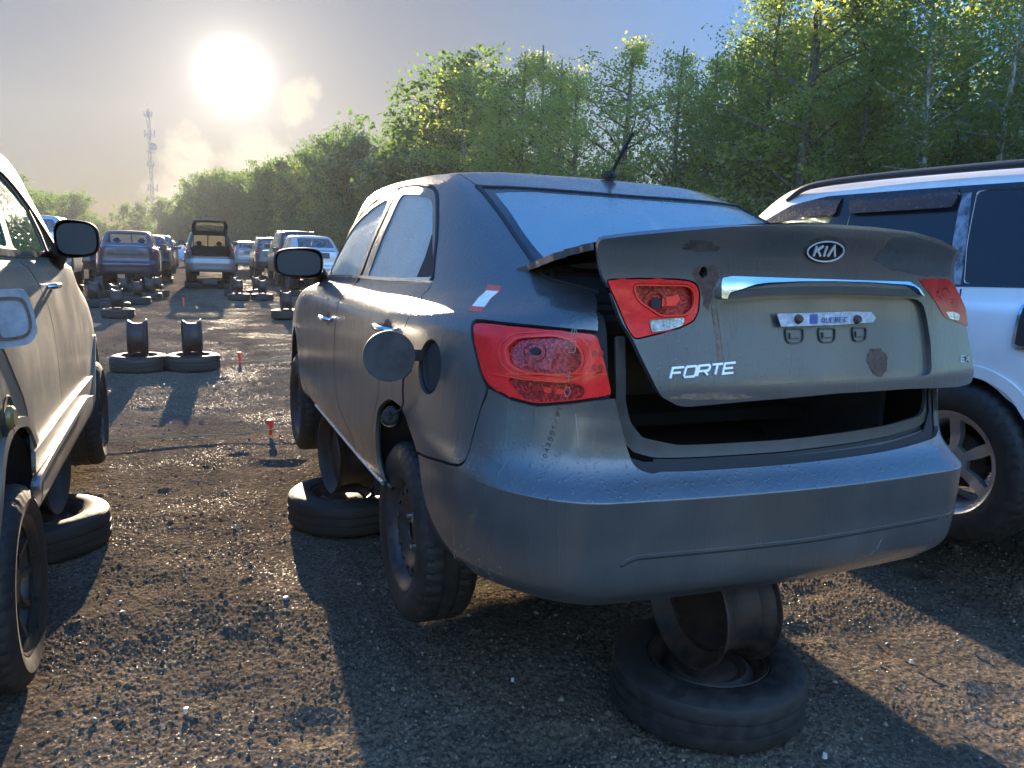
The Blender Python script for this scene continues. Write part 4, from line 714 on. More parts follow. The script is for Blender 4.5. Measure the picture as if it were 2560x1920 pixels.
    panel('reverse_lens', LS, rounded(LP['whiteR'], .006, 2), M['clear_lens'], tr, [], .0024, .001, 0, .02, .02, -1)
    panel('chrome_trim', LS, rounded(LP['chrome'][:11]+LP['chrome'][11:], .004, 2), M['chrome'], lid, [], .020, .02, 0, .02, .01, -1, bulge=lambda v: -.034*np.clip((v[..., 1]-1.078)/.045, 0, 1))
    panel('trim_underside', LS, rounded(LP['garnish'], .004, 2), M['forte_trim'], lid, [], .014, .02, 0, .02, .01, -1)
    ec = (.018, 1.183)
    panel('emblem_shade_ring', LS, circ(1, 36, ec[0], ec[1]+.003, .071, .034), M['rust_and_shade'], lid, [], .0006, .001, 0, .02, .02, -1)  # flat dark ring: the emblem's shadow and grime put into the colour
    em = panel('emblem', LS, circ(1, 40, ec[0], ec[1], .062, .0275), M['emblem_black'], lid, [], .005, .005, 0, .02, .02, -1)
    mb = MB(); ribbon(mb, LS, circ(1, 48, ec[0], ec[1], .0605, .026), .0036, .005, .0075, True, -1); mb2 = mb
    lp_ = [LP['emblem'][0], LP['emblem'][2]]; slope = .03
    write(mb, LS, 'K', (ec[0]-.037, ec[1]-.0135), (1, slope), (0, .027), .022, 0, .0052, .005, .0085, -1)
    write(mb, LS, 'I', (ec[0]-.0035, ec[1]-.013), (1, slope), (0, .027), .002, 0, .0056, .005, .0085, -1)
    write(mb, LS, 'A', (ec[0]+.010, ec[1]-.0125), (1, slope), (0, .027), .024, 0, .0052, .005, .0085, -1)
    mb.build('emblem_lettering', M['badge'], lid, 60)
    mb = MB(); write(mb, LS, 'FORTE', (-.422, .858), (1, .075), (.008, .025), .030, .006, .0055, .0, .005, -1); mb.build('model_lettering', M['badge'], lid, 60)
    mb = MB(); write(mb, LS, 'EX', (.648, .876), (1, -.04), (.002, .017), .020, .007, .0035, .0, .004, -1); mb.build('model_lettering', M['alloy'], lid, 60)
    LR = LSf(.014)
    pst = [LP['platestrip'][0], (.05, 1.024), (.12, 1.0265), LP['platestrip'][1], LP['platestrip'][2], LP['platestrip'][3], (.16, .9945), LP['platestrip'][4], (-.02, .988), LP['platestrip'][5]]
    ps = panel('plate_scrap', LS, pst, M['plate'], lid, [], .002, .003, 0, .02, .02, -1)
    panel('plate_sticker', LS, [(-.005, .993), (.022, .994), (.022, 1.019), (-.005, 1.018)], M['plate_blue'], lid, [], .0028, .0006, 0, .02, .02, -1)
    mb = MB(); write(mb, LS, 'QUEBEC', (.034, .997), (1, .02), (0, .013), .011, .005, .0016, .004, .0055, -1); mb.build('plate_lettering', M['rust_and_shade'], ps, 60) if False else mb.build('plate_lettering', M['plate_blue'], lid, 60)
    mb = MB()
    for x in (-.043, .163): mb.lathe([(0, .012), (.008, .012), (.012, .004), (.013, 0)], 12, Matrix.Translation((x, float(np.interp(1.005, zf, yf))+.17*x*x-.002, 1.006)) @ Matrix.Rotation(PI/2, 4, 'X'))
    mb.build('plate_bolt', M['rust'], lid)
    for (x, z), wd in zip(((-.043, .961), (.068, .962), (.189, .964)), (.030, .030, .027)):
        q = rounded([(x-wd, z+.018), (x+wd, z+.018), (x+wd*.9, z-.012), (x+wd*.6, z-.018), (x-wd*.6, z-.018), (x-wd*.9, z-.010)], .008, 3)
        mb = MB(); ribbon(mb, LR, densify(q, .02, .02), .004, 0, .0045, True, -1); ribbon(mb, LR, densify([(x-wd*.5, z+.008), (x-wd*.5, z-.006), (x+wd*.5, z-.006)], .02, .02)[:-1], .003, 0, .004, False, -1); mb.build('dent_shade_lip', M['forte_trim'], lid, 60)  # raised darker lips draw the shadow edges of three shallow dents
    def jag(c, rx, rz, n=34, am=.22):
        ph = [random.uniform(0, 6.28) for _ in range(4)]
        def k(t): return 1+am*(.5*math.sin(2*t+ph[0])+.4*math.sin(3*t+ph[1])+.3*math.sin(7*t+ph[2])+.25*math.sin(13*t+ph[3]))+random.uniform(-am, am)*.3
        return [(c[0]+rx*math.cos(t)*k(t), c[1]+rz*math.sin(t)*k(t)) for t in [2*PI*i/n for i in range(n)]]
    rp = [(-.362, 1.119), (-.355, 1.128), (-.338, 1.136), (-.32, 1.133), (-.308, 1.137), (-.295, 1.122), (-.287, 1.105), (-.300, 1.082), (-.303, 1.052), (-.312, 1.026), (-.328, 1.040), (-.332, 1.075), (-.352, 1.092)]
    panel('rust_patch', LS, rounded([(a+random.uniform(-.003, .003), b+random.uniform(-.003, .003)) for a, b in densify(rp, .01, .01)], .002, 1), M['rust'], lid, [hole], .0006, .0005, 0, .02, .02, -1)
    panel('rust_patch', LR, jag((.262, .888), .042, .038, 50, .14), M['rust'], lid, [], .0006, .0005, 0, .02, .02, -1)
    panel('rust_patch', LS, jag((-.30, .812), .10, .010, 40, .3), M['rust_pale'], lid, [], .0006, .0005, 0, .02, .02, -1)
    panel('rust_patch', LS, jag((-.35, 1.18), .055, .012, 34, .3), M['rust_and_shade'], lid, [], .0006, .0005, 0, .02, .02, -1)
    panel('dull_patch', LS, [(a, b+random.uniform(-.003, .003)) for a, b in densify([(.24, 1.225), (.33, 1.236), (.45, 1.222), (.555, 1.20), (.565, 1.13), (.40, 1.128), (.30, 1.140), (.22, 1.16), (.20, 1.165)], .015, .015)], M['dull_dark'], lid, [], .0006, .0005, 0, .02, .02, -1)  # darker, duller patch on the upper right of the lid
    mb = MB()
    for x, w_ in ((-.303, .009), (-.292, .003)):
        ribbon(mb, LS, [(x, 1.05), (x+.012, .98), (x+.02, .90), (x+.024, .82)], w_, 0, .0004, False, -1)
    mb.build('rust_streak', M['rust_pale'], lid, 60)
    def deck(x, s):
        x = np.asarray(x, float); s = np.asarray(s, float); z0 = 1.246-.16*(x-.07)**2; y0 = np.interp(z0, zf, yf)+.17*x*x
        return np.stack([x*(1+.03*s), y0+.008+s*(.48+.0*x)-.10*s*x*x, z0-.010-.078*s**1.3], -1)
    jagg = [(-.61+.008*math.sin(9*k)+random.uniform(-.006, .006), k/14) for k in range(15)]
    panel('lid_deck', deck, [(.57, 0), (.60, .5), (.60, 1)]+[(a, 1.) for a in (.3, 0, -.3)]+jagg[::-1], pm, lid, [], 0, .018, 0, .04, .05)
    mb = MB(); mb.tube([(-.56, .46, 1.10), (-.59, .40, 1.02), (-.60, .52, .98), (-.60, .70, .96)], .012, 8); mb.tube([(.56, .46, 1.10), (.59, .40, 1.02), (.60, .52, .98), (.60, .70, .96)], .012, 8); mb.build('lid_hinge', M['black_plastic'], car, 60)
    # rain gutter strip that runs round the trunk opening
    gp = [P1(S, a, b, .002)[0] for a, b in spline([(a-.07, b-.02) for a, b in F['q_gap'][:5]], 3)]
    mb = MB(); mb.tube(gp, .006, 8); mb.build('weather_strip', M['black_plastic'], car, 60)
    # ---------------- fuel flap, cap and cord, sticker, antenna
    fc = Vector((-.966, .70, .839))
    fn = Vector((-.12, -.98, -.02)).normalized(); fx = Vector((0, 0, 1)).cross(fn).normalized(); fz = fn.cross(fx)
    FS = lambda a, b: np.array(fc)+np.asarray(a)[..., None]*np.array(fx)+np.asarray(b)[..., None]*np.array(fz)+(.15*(np.asarray(a)**2+np.asarray(b)**2))[..., None]*np.array(fn)
    fp = panel('fuel_door', FS, circ(1, 44, 0, 0, .077, .0755), M['forte_inner'], car, [], 0, .006, 0, .02, .02, 1)
    mb = MB(); ribbon(mb, FS, circ(1, 44, 0, 0, .066, .0645), .003, 0, .003, True); ribbon(mb, FS, [(-.045, .02), (-.045, .045), (-.03, .055)], .003, 0, .003); ribbon(mb, FS, [(.02, -.03), (.045, -.02), (.05, .02)], .004, 0, .004); mb.build('flap_rib', M['forte_inner'], fp, 60)
    mb = MB(); mb.box((-.880, .715, .838), (.06, .012, .034), bev=.003); mb.build('hinge_arm', M['black_plastic'], fp)
    mb = MB(); cu, ct = 4.05, 5.72
    mb.lathe([(.058, .0), (.056, -.02), (.05, -.045), (.028, -.05), (.026, -.03), (.02, -.03), (.02, -.06), (0, -.06)], 28, Matrix.Translation(P1(S, cu, ct, -.008)[0]) @ P1(S, cu, ct)[1].to_track_quat('Z', 'Y').to_matrix().to_4x4() @ Matrix.Diagonal((1.15, 1.25, 1, 1)))
    mb.build('filler_neck', M['void'], car)
    cc = Vector((-.905, .925, .613)); ax = Vector((-.55, -.65, .45)).normalized().to_track_quat('Z', 'Y').to_matrix().to_4x4()
    mb = MB(); mb.lathe([(0, .006), (.018, .006), (.027, .002), (.031, -.006), (.032, -.016), (.028, -.024), (.0, -.024)], 30, Matrix.Translation(cc) @ ax); mb.box(tuple(cc+Vector((-.55, -.65, .45)).normalized()*.012), (.012, .04, .03), bev=.004)
    cp = mb.build('fuel_cap', M['black_plastic'], car, 40)
    mb = MB(); mb.lathe([(.033, -.004), (.036, -.008), (.036, -.013), (.032, -.017)], 30, Matrix.Translation(cc) @ ax); mb.lathe([(.024, -.024), (.022, -.045), (.018, -.05), (0, -.05)], 24, Matrix.Translation(cc) @ ax); mb.build('cap_ring', M['chrome'], cp, 40)
    mb = MB(); mb.tube([(-.888, .735, .79), (-.905, .765, .76), (-.903, .775, .72), (-.897, .79, .68), (-.895, .82, .655), (-.897, .87, .635), (-.9, .9, .62)], .0028, 6); mb.build('cap_tether', M['black_plastic'], car, 60)
    st = FP['sticker']
    lerp = lambda a, b, f: (a[0]+(b[0]-a[0])*f, a[1]+(b[1]-a[1])*f)
    q = [(3.66, 8.83), (3.32, 8.80), (3.33, 7.44), (3.60, 7.47)]
    sk = panel('sticker', S, q, M['sticker_red'], car, [], .0008, .0006, 0, .05, .06)
    panel('sticker_label', S, [lerp(lerp(q[0], q[3], .17), lerp(q[1], q[2], .17), .06), lerp(lerp(q[0], q[3], .17), lerp(q[1], q[2], .17), .94), lerp(lerp(q[0], q[3], .82), lerp(q[1], q[2], .82), .94), lerp(lerp(q[0], q[3], .82), lerp(q[1], q[2], .82), .06)], M['sticker_white'], sk, [], .0014, .0005, 0, .05, .06)
    mb = MB(); mb.box((.082, 1.315, 1.478), (.045, .08, .04), bev=.014); an = mb.build('antenna', M['black_plastic'], car)
    mb = MB(); mb.tube([(.084, 1.31, 1.485), (.105, 1.19, 1.632)], [.0075, .0055], 10); mb.build('antenna_mast', M['black_plastic'], an)
    # wheels
    wheel(car, (-.745, 1.03, .175), -1, .315, .195, .205, 'steel', M['steel_black'], phase=.1)
    wheel(car, (.745, 1.03, .175), 1, .315, .195, .205, 'steel', M['steel_black'])
    wheel(car, (-.765, 3.60, .17), -1, .315, .195, .205, 'steel', M['steel_black'], rot=.0)
    wheel(car, (.765, 3.60, .17), 1, .315, .195, .205, 'steel', M['steel_black'])
    return car
M['forte_inner'] = simple('bare_flap_inside', (.05, .05, .05), .55, .2, nscale=20, namt=.4)
M['emblem_black'] = simple('emblem_black', (.01, .01, .012), .15, coat=.5)
M['rust_and_shade'] = simple('dark_rust_and_shade', (.05, .035, .028), .8, nscale=60, namt=.5)  # serves dark rust and the shade painted round the emblem
M['rust_pale'] = simple('pale_rust', (.17, .115, .075), .8, nscale=70, namt=.4)
M['dull_dark'] = simple('dull_dark_coat', (.045, .046, .048), .62, nscale=60, namt=.3)
M['scuff'] = simple('scuff', (.22, .21, .20), .7)
M['frit'] = simple('frit_glass', (.035, .036, .042), .22, spec=.6, nscale=12)
M['fog_glass_rear'] = glass_fog('rear_dewy_glass', (.66, .90, 1.0), .05, .18, .5, .55)
# ---------------------------------------------------------------- neighbouring cars: shells cut from the same kind of net
def yz_arch(S, side, yc, zc, r, zr=None):
    """wheel opening as a run of surface parameters"""
    out = []; us = np.linspace(2.5, 10.5, 200); 
    for k in range(19):
        a = math.radians(-20+k*220/18); y, z = yc+r*math.cos(a), zc+(zr or r)*math.sin(a)
        best = None
        tt = np.linspace(.02, 8, 90); U, T = np.meshgrid(us, tt); 
        if not hasattr(S, 'yz'): S.yz = S(U, T)[..., 1:]
        d = (S.yz[..., 0]-y)**2+(S.yz[..., 1]-z)**2; i = np.unravel_index(np.argmin(d), d.shape); out.append((side*float(U[i]), float(T[i])))
    o = [out[0]]
    for p in out[1:]:
        if abs(p[0]-o[-1][0])+abs(p[1]-o[-1][1]) > .03: o.append(p)
    return [(o[0][0], .04)]+o+[(o[-1][0], .04)]
SIDE_GLASS = {'sedan': [[(5.1, 9.1), (5.02, 9.6), (5.1, 10.2), (5.45, 10.6), (6.45, 10.75), (6.55, 9.1)], [(6.8, 9.1), (6.7, 10.75), (7.3, 10.6), (7.8, 10.1), (8.1, 9.5), (8.15, 9.1)]],
 'suv': [[(3.5, 9.15), (3.55, 10.2), (3.9, 10.6), (4.75, 10.65), (4.85, 9.15)], [(5.1, 9.12), (5.02, 10.3), (5.25, 10.65), (6.5, 10.7), (6.6, 9.12)], [(6.8, 9.12), (6.7, 10.7), (7.3, 10.6), (7.8, 10.1), (8.1, 9.5), (8.15, 9.12)]]}
def shell_car(name, label, cat, net, loc, rotz, mat, kind='suv', glass=None, group=None, detail=1., wheels=True, wheel_kind='alloy5', wheel_mat=None, tailgate=True, rear_clear=False, side_glass=None, rails=False, lamp_mat=None, fine=False, bumper_mat=None, mirror_mat=None, seats=True, ws_mat=None):
    car = empty(name, loc, (0, 0, rotz)); tag(car, label, cat, group)
    S = Surf(net); gm = glass or M['clear_glass']; du, dt = (.12, .2) if fine else (.34, .5)
    sg = side_glass or SIDE_GLASS['suv' if kind != 'sedan' else 'sedan']; holes = []
    rgp = rounded([(2.3, 9.25), (1.9, 9.2), (0, 9.18), (-1.9, 9.2), (-2.3, 9.25), (-2.15, 10.35), (-1.9, 10.7), (0, 10.75), (1.9, 10.7), (2.15, 10.35)], .12, 2)
    if not tailgate: rgp = rounded([(2.05, 5.3), (0, 5.2), (-2.05, 5.3), (-2.3, 7.5), (-2.25, 9.3), (-2.12, 10.35), (-1.9, 10.7), (0, 10.75), (1.9, 10.7), (2.12, 10.35), (2.25, 9.3), (2.3, 7.5)], .12, 2)
    ws = [(9.1, 9.2), (9.05, 9.9), (8.8, 10.5), (9.1, 10.8), (10.5, 10.85), (12, 10.85)]
    sidepoly = {s: [rounded([(s*a, b) for a, b in g], .1, 2) for g in sg] for s in (1, -1)}
    arches = [yz_arch(S, s, yc, .30, .37, .40) for s in (1, -1) for yc in (.95, 3.60)]
    fr = [(12, 9.2)]+[(a, b) for a, b in ws]+[]
    wpos = ws+[(12.0, 9.2)]; wneg = [(-a, b) for a, b in ws]+[(-12.0, 9.2)]
    # half shells so the windscreen opening can cross the nose
    body_holes = [h for s in (1, -1) for h in sidepoly[s]]+[rgp]+[rounded(densify([(8.95, 9.2), (8.95, 9.9), (8.75, 10.5), (9.1, 10.85), (11.93, 10.85), (11.93, 9.2)], 3, 3), .05, 1), rounded([(-a, b) for a, b in [(8.95, 9.2), (8.95, 9.9), (8.75, 10.5), (9.1, 10.85), (11.93, 10.85), (11.93, 9.2)]], .05, 1)]
    outer = [(-12, .03)]+[p for p in arches[3]][::-1][::-1]
    bottom = [(-12, .03)]
    def order(a): return sorted_run(a)
    for a in (arches[3], arches[2], arches[0], arches[1]):
        a = a if a[0][0] < a[-1][0] else a[::-1]; bottom += a
    bottom += [(12, .03), (12, 12.97), (-12, 12.97)]
    body = panel('body', S, bottom, mat, car, body_holes, 0, .006, 0, du, dt)
    for s in (1, -1):
        for h in sidepoly[s]: panel('side_window', S, h, gm, car, [], -.004, 0, -.012, du*1.5, dt)
    if tailgate: panel('rear_window', S, rgp, gm if not rear_clear else M['see_glass'], car, [], -.004, 0, -.012, du*1.5, dt)
    panel('windshield', S, [(8.93, 9.2), (8.93, 9.9), (8.75, 10.5), (9.1, 10.87), (14.9, 10.87), (15.25, 10.5), (15.07, 9.9), (15.07, 9.2)], ws_mat or (gm if not rear_clear else M['lit_fog']), car, [], -.004, 0, 0, du*1.5, dt)
    panel('floor_pan', lambda a, b: np.stack([a, b, a*0+.28], -1), [(-.8, .15), (.8, .15), (.8, 4.35), (-.8, 4.35)], M['void'], car, [], 0, .03, 0, 1, 1, 1)
    if tailgate:
        tlp = rounded([(2.2, 4.9), (0, 4.85), (-2.2, 4.9), (-2.3, 7.0), (-2.35, 9.0), (0, 9.0), (2.35, 9.0), (2.3, 7.0)], .1, 2)
        lid = panel('trunk_lid' if kind == 'sedan' else 'tailgate', S, tlp, mat, car, [], .005, .005, .0, du, dt)
        mb = MB(); ribbon(mb, S, densify([(-1.3, 7.1), (1.3, 7.1)], .3, 1)[:10], .035, .006, .016); mb.build('chrome_trim', M['chrome'], lid, 60)
        panel('plate_area', S, rounded([(.75, 5.6), (-.75, 5.6), (-.75, 6.7), (.75, 6.7)], .08, 2), M['dark_plastic'], lid, [], .007, .002, 0, .3, .3)
    if not tailgate:
        mb = MB(); mb.box((0, .95, .74), (1.35, 1.5, .06)); mb.box((0, 1.55, .93), (1.25, .14, .34), bev=.04); mb.build('load_floor', M['void'], car)
    lm = lamp_mat or M['red']
    for s in (1, -1):
        lp_ = [(2.45, 6.0), (2.5, 7.6), (3.3, 7.7), (3.4, 7.0), (3.1, 6.1)] if kind == 'sedan' else [(2.5, 6.1), (2.55, 8.3), (3.2, 8.4), (3.35, 7.2), (3.2, 6.1)]
        t_ = panel('taillight', S, rounded([(s*a, b) for a, b in lp_], .12, 2), lm, car, [], .005, .004, 0, .2, .3)
        panel('reverse_lens', S, rounded([(s*2.6, 6.25), (s*3.0, 6.3), (s*3.0, 6.6), (s*2.6, 6.6)], .06, 2), M['clear_lens'], t_, [], .010, .001, 0, .2, .3)
        if s: 
            fd_ = [(6.66, 8.9), (6.72, 7.4), (6.75, 3.0), (6.6, 1.0)]
            mb = MB()
            for run in ([(5.0, 8.95), (4.85, 7.4), (5.3, 5.9)], [(6.66, 8.95), (6.72, 7.4), (6.75, 3.0), (6.6, 1.0)], [(8.2, 8.9), (8.2, 7.0), (8.15, 3.0), (8.0, 1.0)]):
                ribbon(mb, S, [(s*a, b) for a, b in spline(run, 4)], .008, -.002, .0012)
            if not fine: mb.build('door_seam', M['void'], car, 60)
            else: mb.bm.free()
            if not fine:
                for u_ in (5.35, 7.0): door_handle(car, S, s*u_, 7.75, M['black_plastic'] if kind != 'sedan' else M['chrome'])
                mirror(car, (s*-.98, 2.75, 1.03+(.18 if kind == 'suv' else .0)), -s, .22, .16, .12, mirror_mat or M['black_plastic'], (s*-.82, 2.8, .98+(.14 if kind == 'suv' else 0)))
    if not fine:
        panel('rear_bumper', S, [(3.9, 1.2), (3.9, 4.4), (2.4, 4.55), (0, 4.6), (-2.4, 4.55), (-3.9, 4.4), (-3.9, 1.2), (-3.2, .1), (3.2, .1)], bumper_mat or mat, car, [], .006, .006, 0, du, dt)
        if wheels:
            for s in (1, -1):
                for yc in (.98, 3.60): wheel(car, (s*.76, yc, .19), s, .32, .2, .2, wheel_kind, wheel_mat or M['alloy_dark'], lug=False, tread=False)
    if seats:
        for s in (1, -1):
            mb = MB(); mb.box((s*.36, 2.1, .75), (.5, .5, .25), bev=.06); mb.box((s*.36, 1.85, .92), (.46, .14, .42), None, .05); mb.box((s*.36, 1.83, 1.19), (.24, .10, .15), None, .05); mb.build('seat', M['cloth'], car)
    if rails:
        for s in (1, -1):
            mb = MB(); q = [P1(S, s*a, b, o)[0] for a, b, o in ((7.35, 11.05, .0), (7.1, 11.1, .035), (6.4, 11.2, .045), (5.4, 11.25, .045), (4.4, 11.2, .045), (3.5, 11.1, .035), (3.2, 11.05, 0))]
            mb.tube([Vector(p) for p in spline([tuple(v) for v in q], 4)], .02, 8); mb.build('roof_rail', M['black_plastic'], car, 60)
    car['_s'] = 0; del car['_s']
    return car, S

M['lit_fog'] = glass_fog('sunlit_fogged_glass', (.95, .95, .72), .10, .2, .2, .1)
def build_left():
    g1 = [(5.15, 9.25), (5.05, 10.1), (5.3, 10.5), (5.95, 10.55), (6.05, 9.18)]
    front = [(6.20, 9.14), (7.1, 9.16), (7.12, 9.56), (7.04, 9.84), (6.82, 10.15), (6.53, 10.34), (6.1, 10.5), (6.15, 9.8)]
    vent = [(7.22, 9.19), (7.20, 9.55), (7.16, 9.8), (7.36, 9.62), (7.52, 9.35), (7.60, 9.20)]
    q = [(3.5, 9.3), (3.55, 10.2), (3.9, 10.5), (4.75, 10.55), (4.85, 9.3)]
    car, S = shell_car('parked_car', 'dusty tan crossover at the left edge, open fuel flap on its flank', 'car', SUVL, (-1.42, 2.02, .20), 0, M['tan'], 'suv', M['fog_green'], fine=True, side_glass=[q, g1, front, vent], ws_mat=M['see_glass'])
    sd = [(-a, b) for a, b in spline([(6.20, 9.0), (6.31, 8.1), (6.47, 7.63), (6.61, 7.2), (6.65, 6.5), (6.65, 5.3), (6.66, 3.28), (6.65, 2.6)], 3)]
    fs = [(-a, b) for a, b in spline([(7.65, 9.1), (7.75, 8.4), (8.05, 7.3), (8.15, 5.6), (8.05, 3.2), (8.0, 2.9)], 3)]
    rs = [(-a, b) for a, b in spline([(4.95, 9.1), (4.9, 8.0), (4.75, 7.0), (5.0, 6.2), (5.35, 5.0), (5.4, 3.0)], 3)]
    panel('front_door', S, sd+[(-8.0, 2.9)][::1]+fs[::-1], M['tan'], car, [], .004, .004, .003, .12, .2)
    panel('rear_door', S, rs+sd[::-1], M['tan'], car, [], .004, .004, .003, .12, .2)
    panel('door_cladding', S, [(-8.12, 2.85), (-6.57, 3.08), (-5.39, 3.03), (-5.35, 2.45), (-6.46, 2.43), (-7.9, 2.5)], M['tan'], car, [], .016, .014, 0, .15, .2)
    mb = MB(); ribbon(mb, S, spline([(-7.6, 2.45), (-6.46, 2.40), (-5.49, 2.28), (-5.3, 2.1)], 5), .022, 0, .028); mb.build('sill_highlight', M['alloy'], car, 60)  # highlight along the sill, put in as a bright raised band
    panel('side_sill', S, [(-8.25, .3), (-5.45, .3), (-5.3, 2.2), (-6.46, 2.35), (-7.6, 2.40), (-8.2, 2.0)], M['tan'], car, [], .01, .01, 0, .15, .2)
    for yc in (.95, 3.6):
        ar = yz_arch(S, -1, yc, .30, .38, .41)[1:-1]; mb = MB(); ribbon(mb, S, spline(ar, 2), .035, 0, .012); mb.build('wheel_arch_trim', M['tan'], car, 60)
    mb = MB(); ribbon(mb, S, densify([(-7.7, 9.08), (-5.0, 9.05)], .2, 1)[:14], .026, 0, .012); mb.build('belt_moulding', M['chrome'], car, 60)
    mb = MB(); ribbon(mb, S, spline([(-7.64, 9.14), (-7.48, 9.5), (-7.24, 9.85), (-7.0, 10.15), (-6.6, 10.42), (-6.0, 10.62), (-5.2, 10.6)], 4), .03, 0, .012); ribbon(mb, S, [(-7.16, 9.12), (-7.18, 9.5), (-7.10, 9.88)], .022, 0, .006); mb.build('window_seal', M['black_plastic'], car, 60)
    door_handle(car, S, -6.80, 7.62, M['chrome'])
    mirror(car, (.965, 2.22, 1.325), 1, .19, .175, .15, M['black_plastic'], (.83, 2.42, 1.20))
    # fuel flap standing open across the rear flank, filler under it
    fc = Vector((.915, .90, 1.065)); fn = Vector((.18, -.98, .0)).normalized(); fx = fn.cross(Vector((0, 0, 1))).normalized()
    FS = lambda a, b: np.array(fc)+np.asarray(a)[..., None]*np.array(fx)+np.asarray(b)[..., None]*np.array((0, 0, 1.))
    out = rounded([(-.075, .085), (.032, .092), (.050, .03), (.060, -.05), (.036, -.09), (-.075, -.105)], .022, 3)
    if fx.x < 0: out = [(-a, b) for a, b in out]
    fl = panel('fuel_door', FS, out, M['flap'], car, [], 0, .010, 0, .05, .05, 1)
    inner = rounded([(a*.72, b*.72) for a, b in out[::3]], .02, 2); mb = MB(); ribbon(mb, FS, densify(inner, .03, .03), .008, -.006, .004, True, -1); ribbon(mb, FS, densify(inner, .03, .03), .008, -.006, .004, True, 1); mb.build('flap_rib', M['rust_pale'], fl, 60)
    p, n = P1(S, -4.607, 5.22, -.0); mb = MB(); mw = Matrix.Translation(p+n*.01) @ n.to_track_quat('Z', 'Y').to_matrix().to_4x4()
    mb.lathe([(0, .02), (.028, .02), (.038, .012), (.040, -.02)], 24, mw); cp = mb.build('fuel_cap', M['brass'], car)
    mb = MB(); mb.lathe([(.075, .0), (.07, .003), (.045, .001)], 28, mw); mb.build('filler_ring', M['void'], cp)
    wheel(car, (.79, .93, .15), 1, .345, .225, .215, 'alloy10', M['alloy_dark'], phase=.2)
    wheel(car, (-.79, .93, .15), -1, .345, .225, .215, 'alloy10', M['alloy_dark'])
    wheel(car, (.79, 3.62, .22), 1, .335, .215, .215, 'alloy10', M['alloy_dark']); wheel(car, (-.79, 3.62, .22), -1, .335, .215, .215, 'alloy10', M['alloy_dark'])
    mb = MB(); mb.box((0, 2.2, .40), (1.3, 3.6, .06)); mb.build('underbody', M['void'], car)
    for y in (.95, 3.62):
        mb = MB(); pts = [(math.cos(a)*.40, math.sin(a)*.40) for a in [PI*k/14-.1 for k in range(15)]]
        vs = [[mb.bm.verts.new((x, y+p_, .27+q_)) for p_, q_ in pts] for x in (.86, .5)]
        for i in range(14): mb.bm.faces.new((vs[0][i], vs[0][i+1], vs[1][i+1], vs[1][i]))
        mb.bm.faces.new(vs[1]); mb.build('wheel_liner', M['void'], car)
    return car
M['flap'] = simple('bare_flap', (.30, .32, .36), .5, .3, nscale=15, namt=.3); M['brass'] = simple('yellowed_cap', (.32, .25, .10), .4, .5)

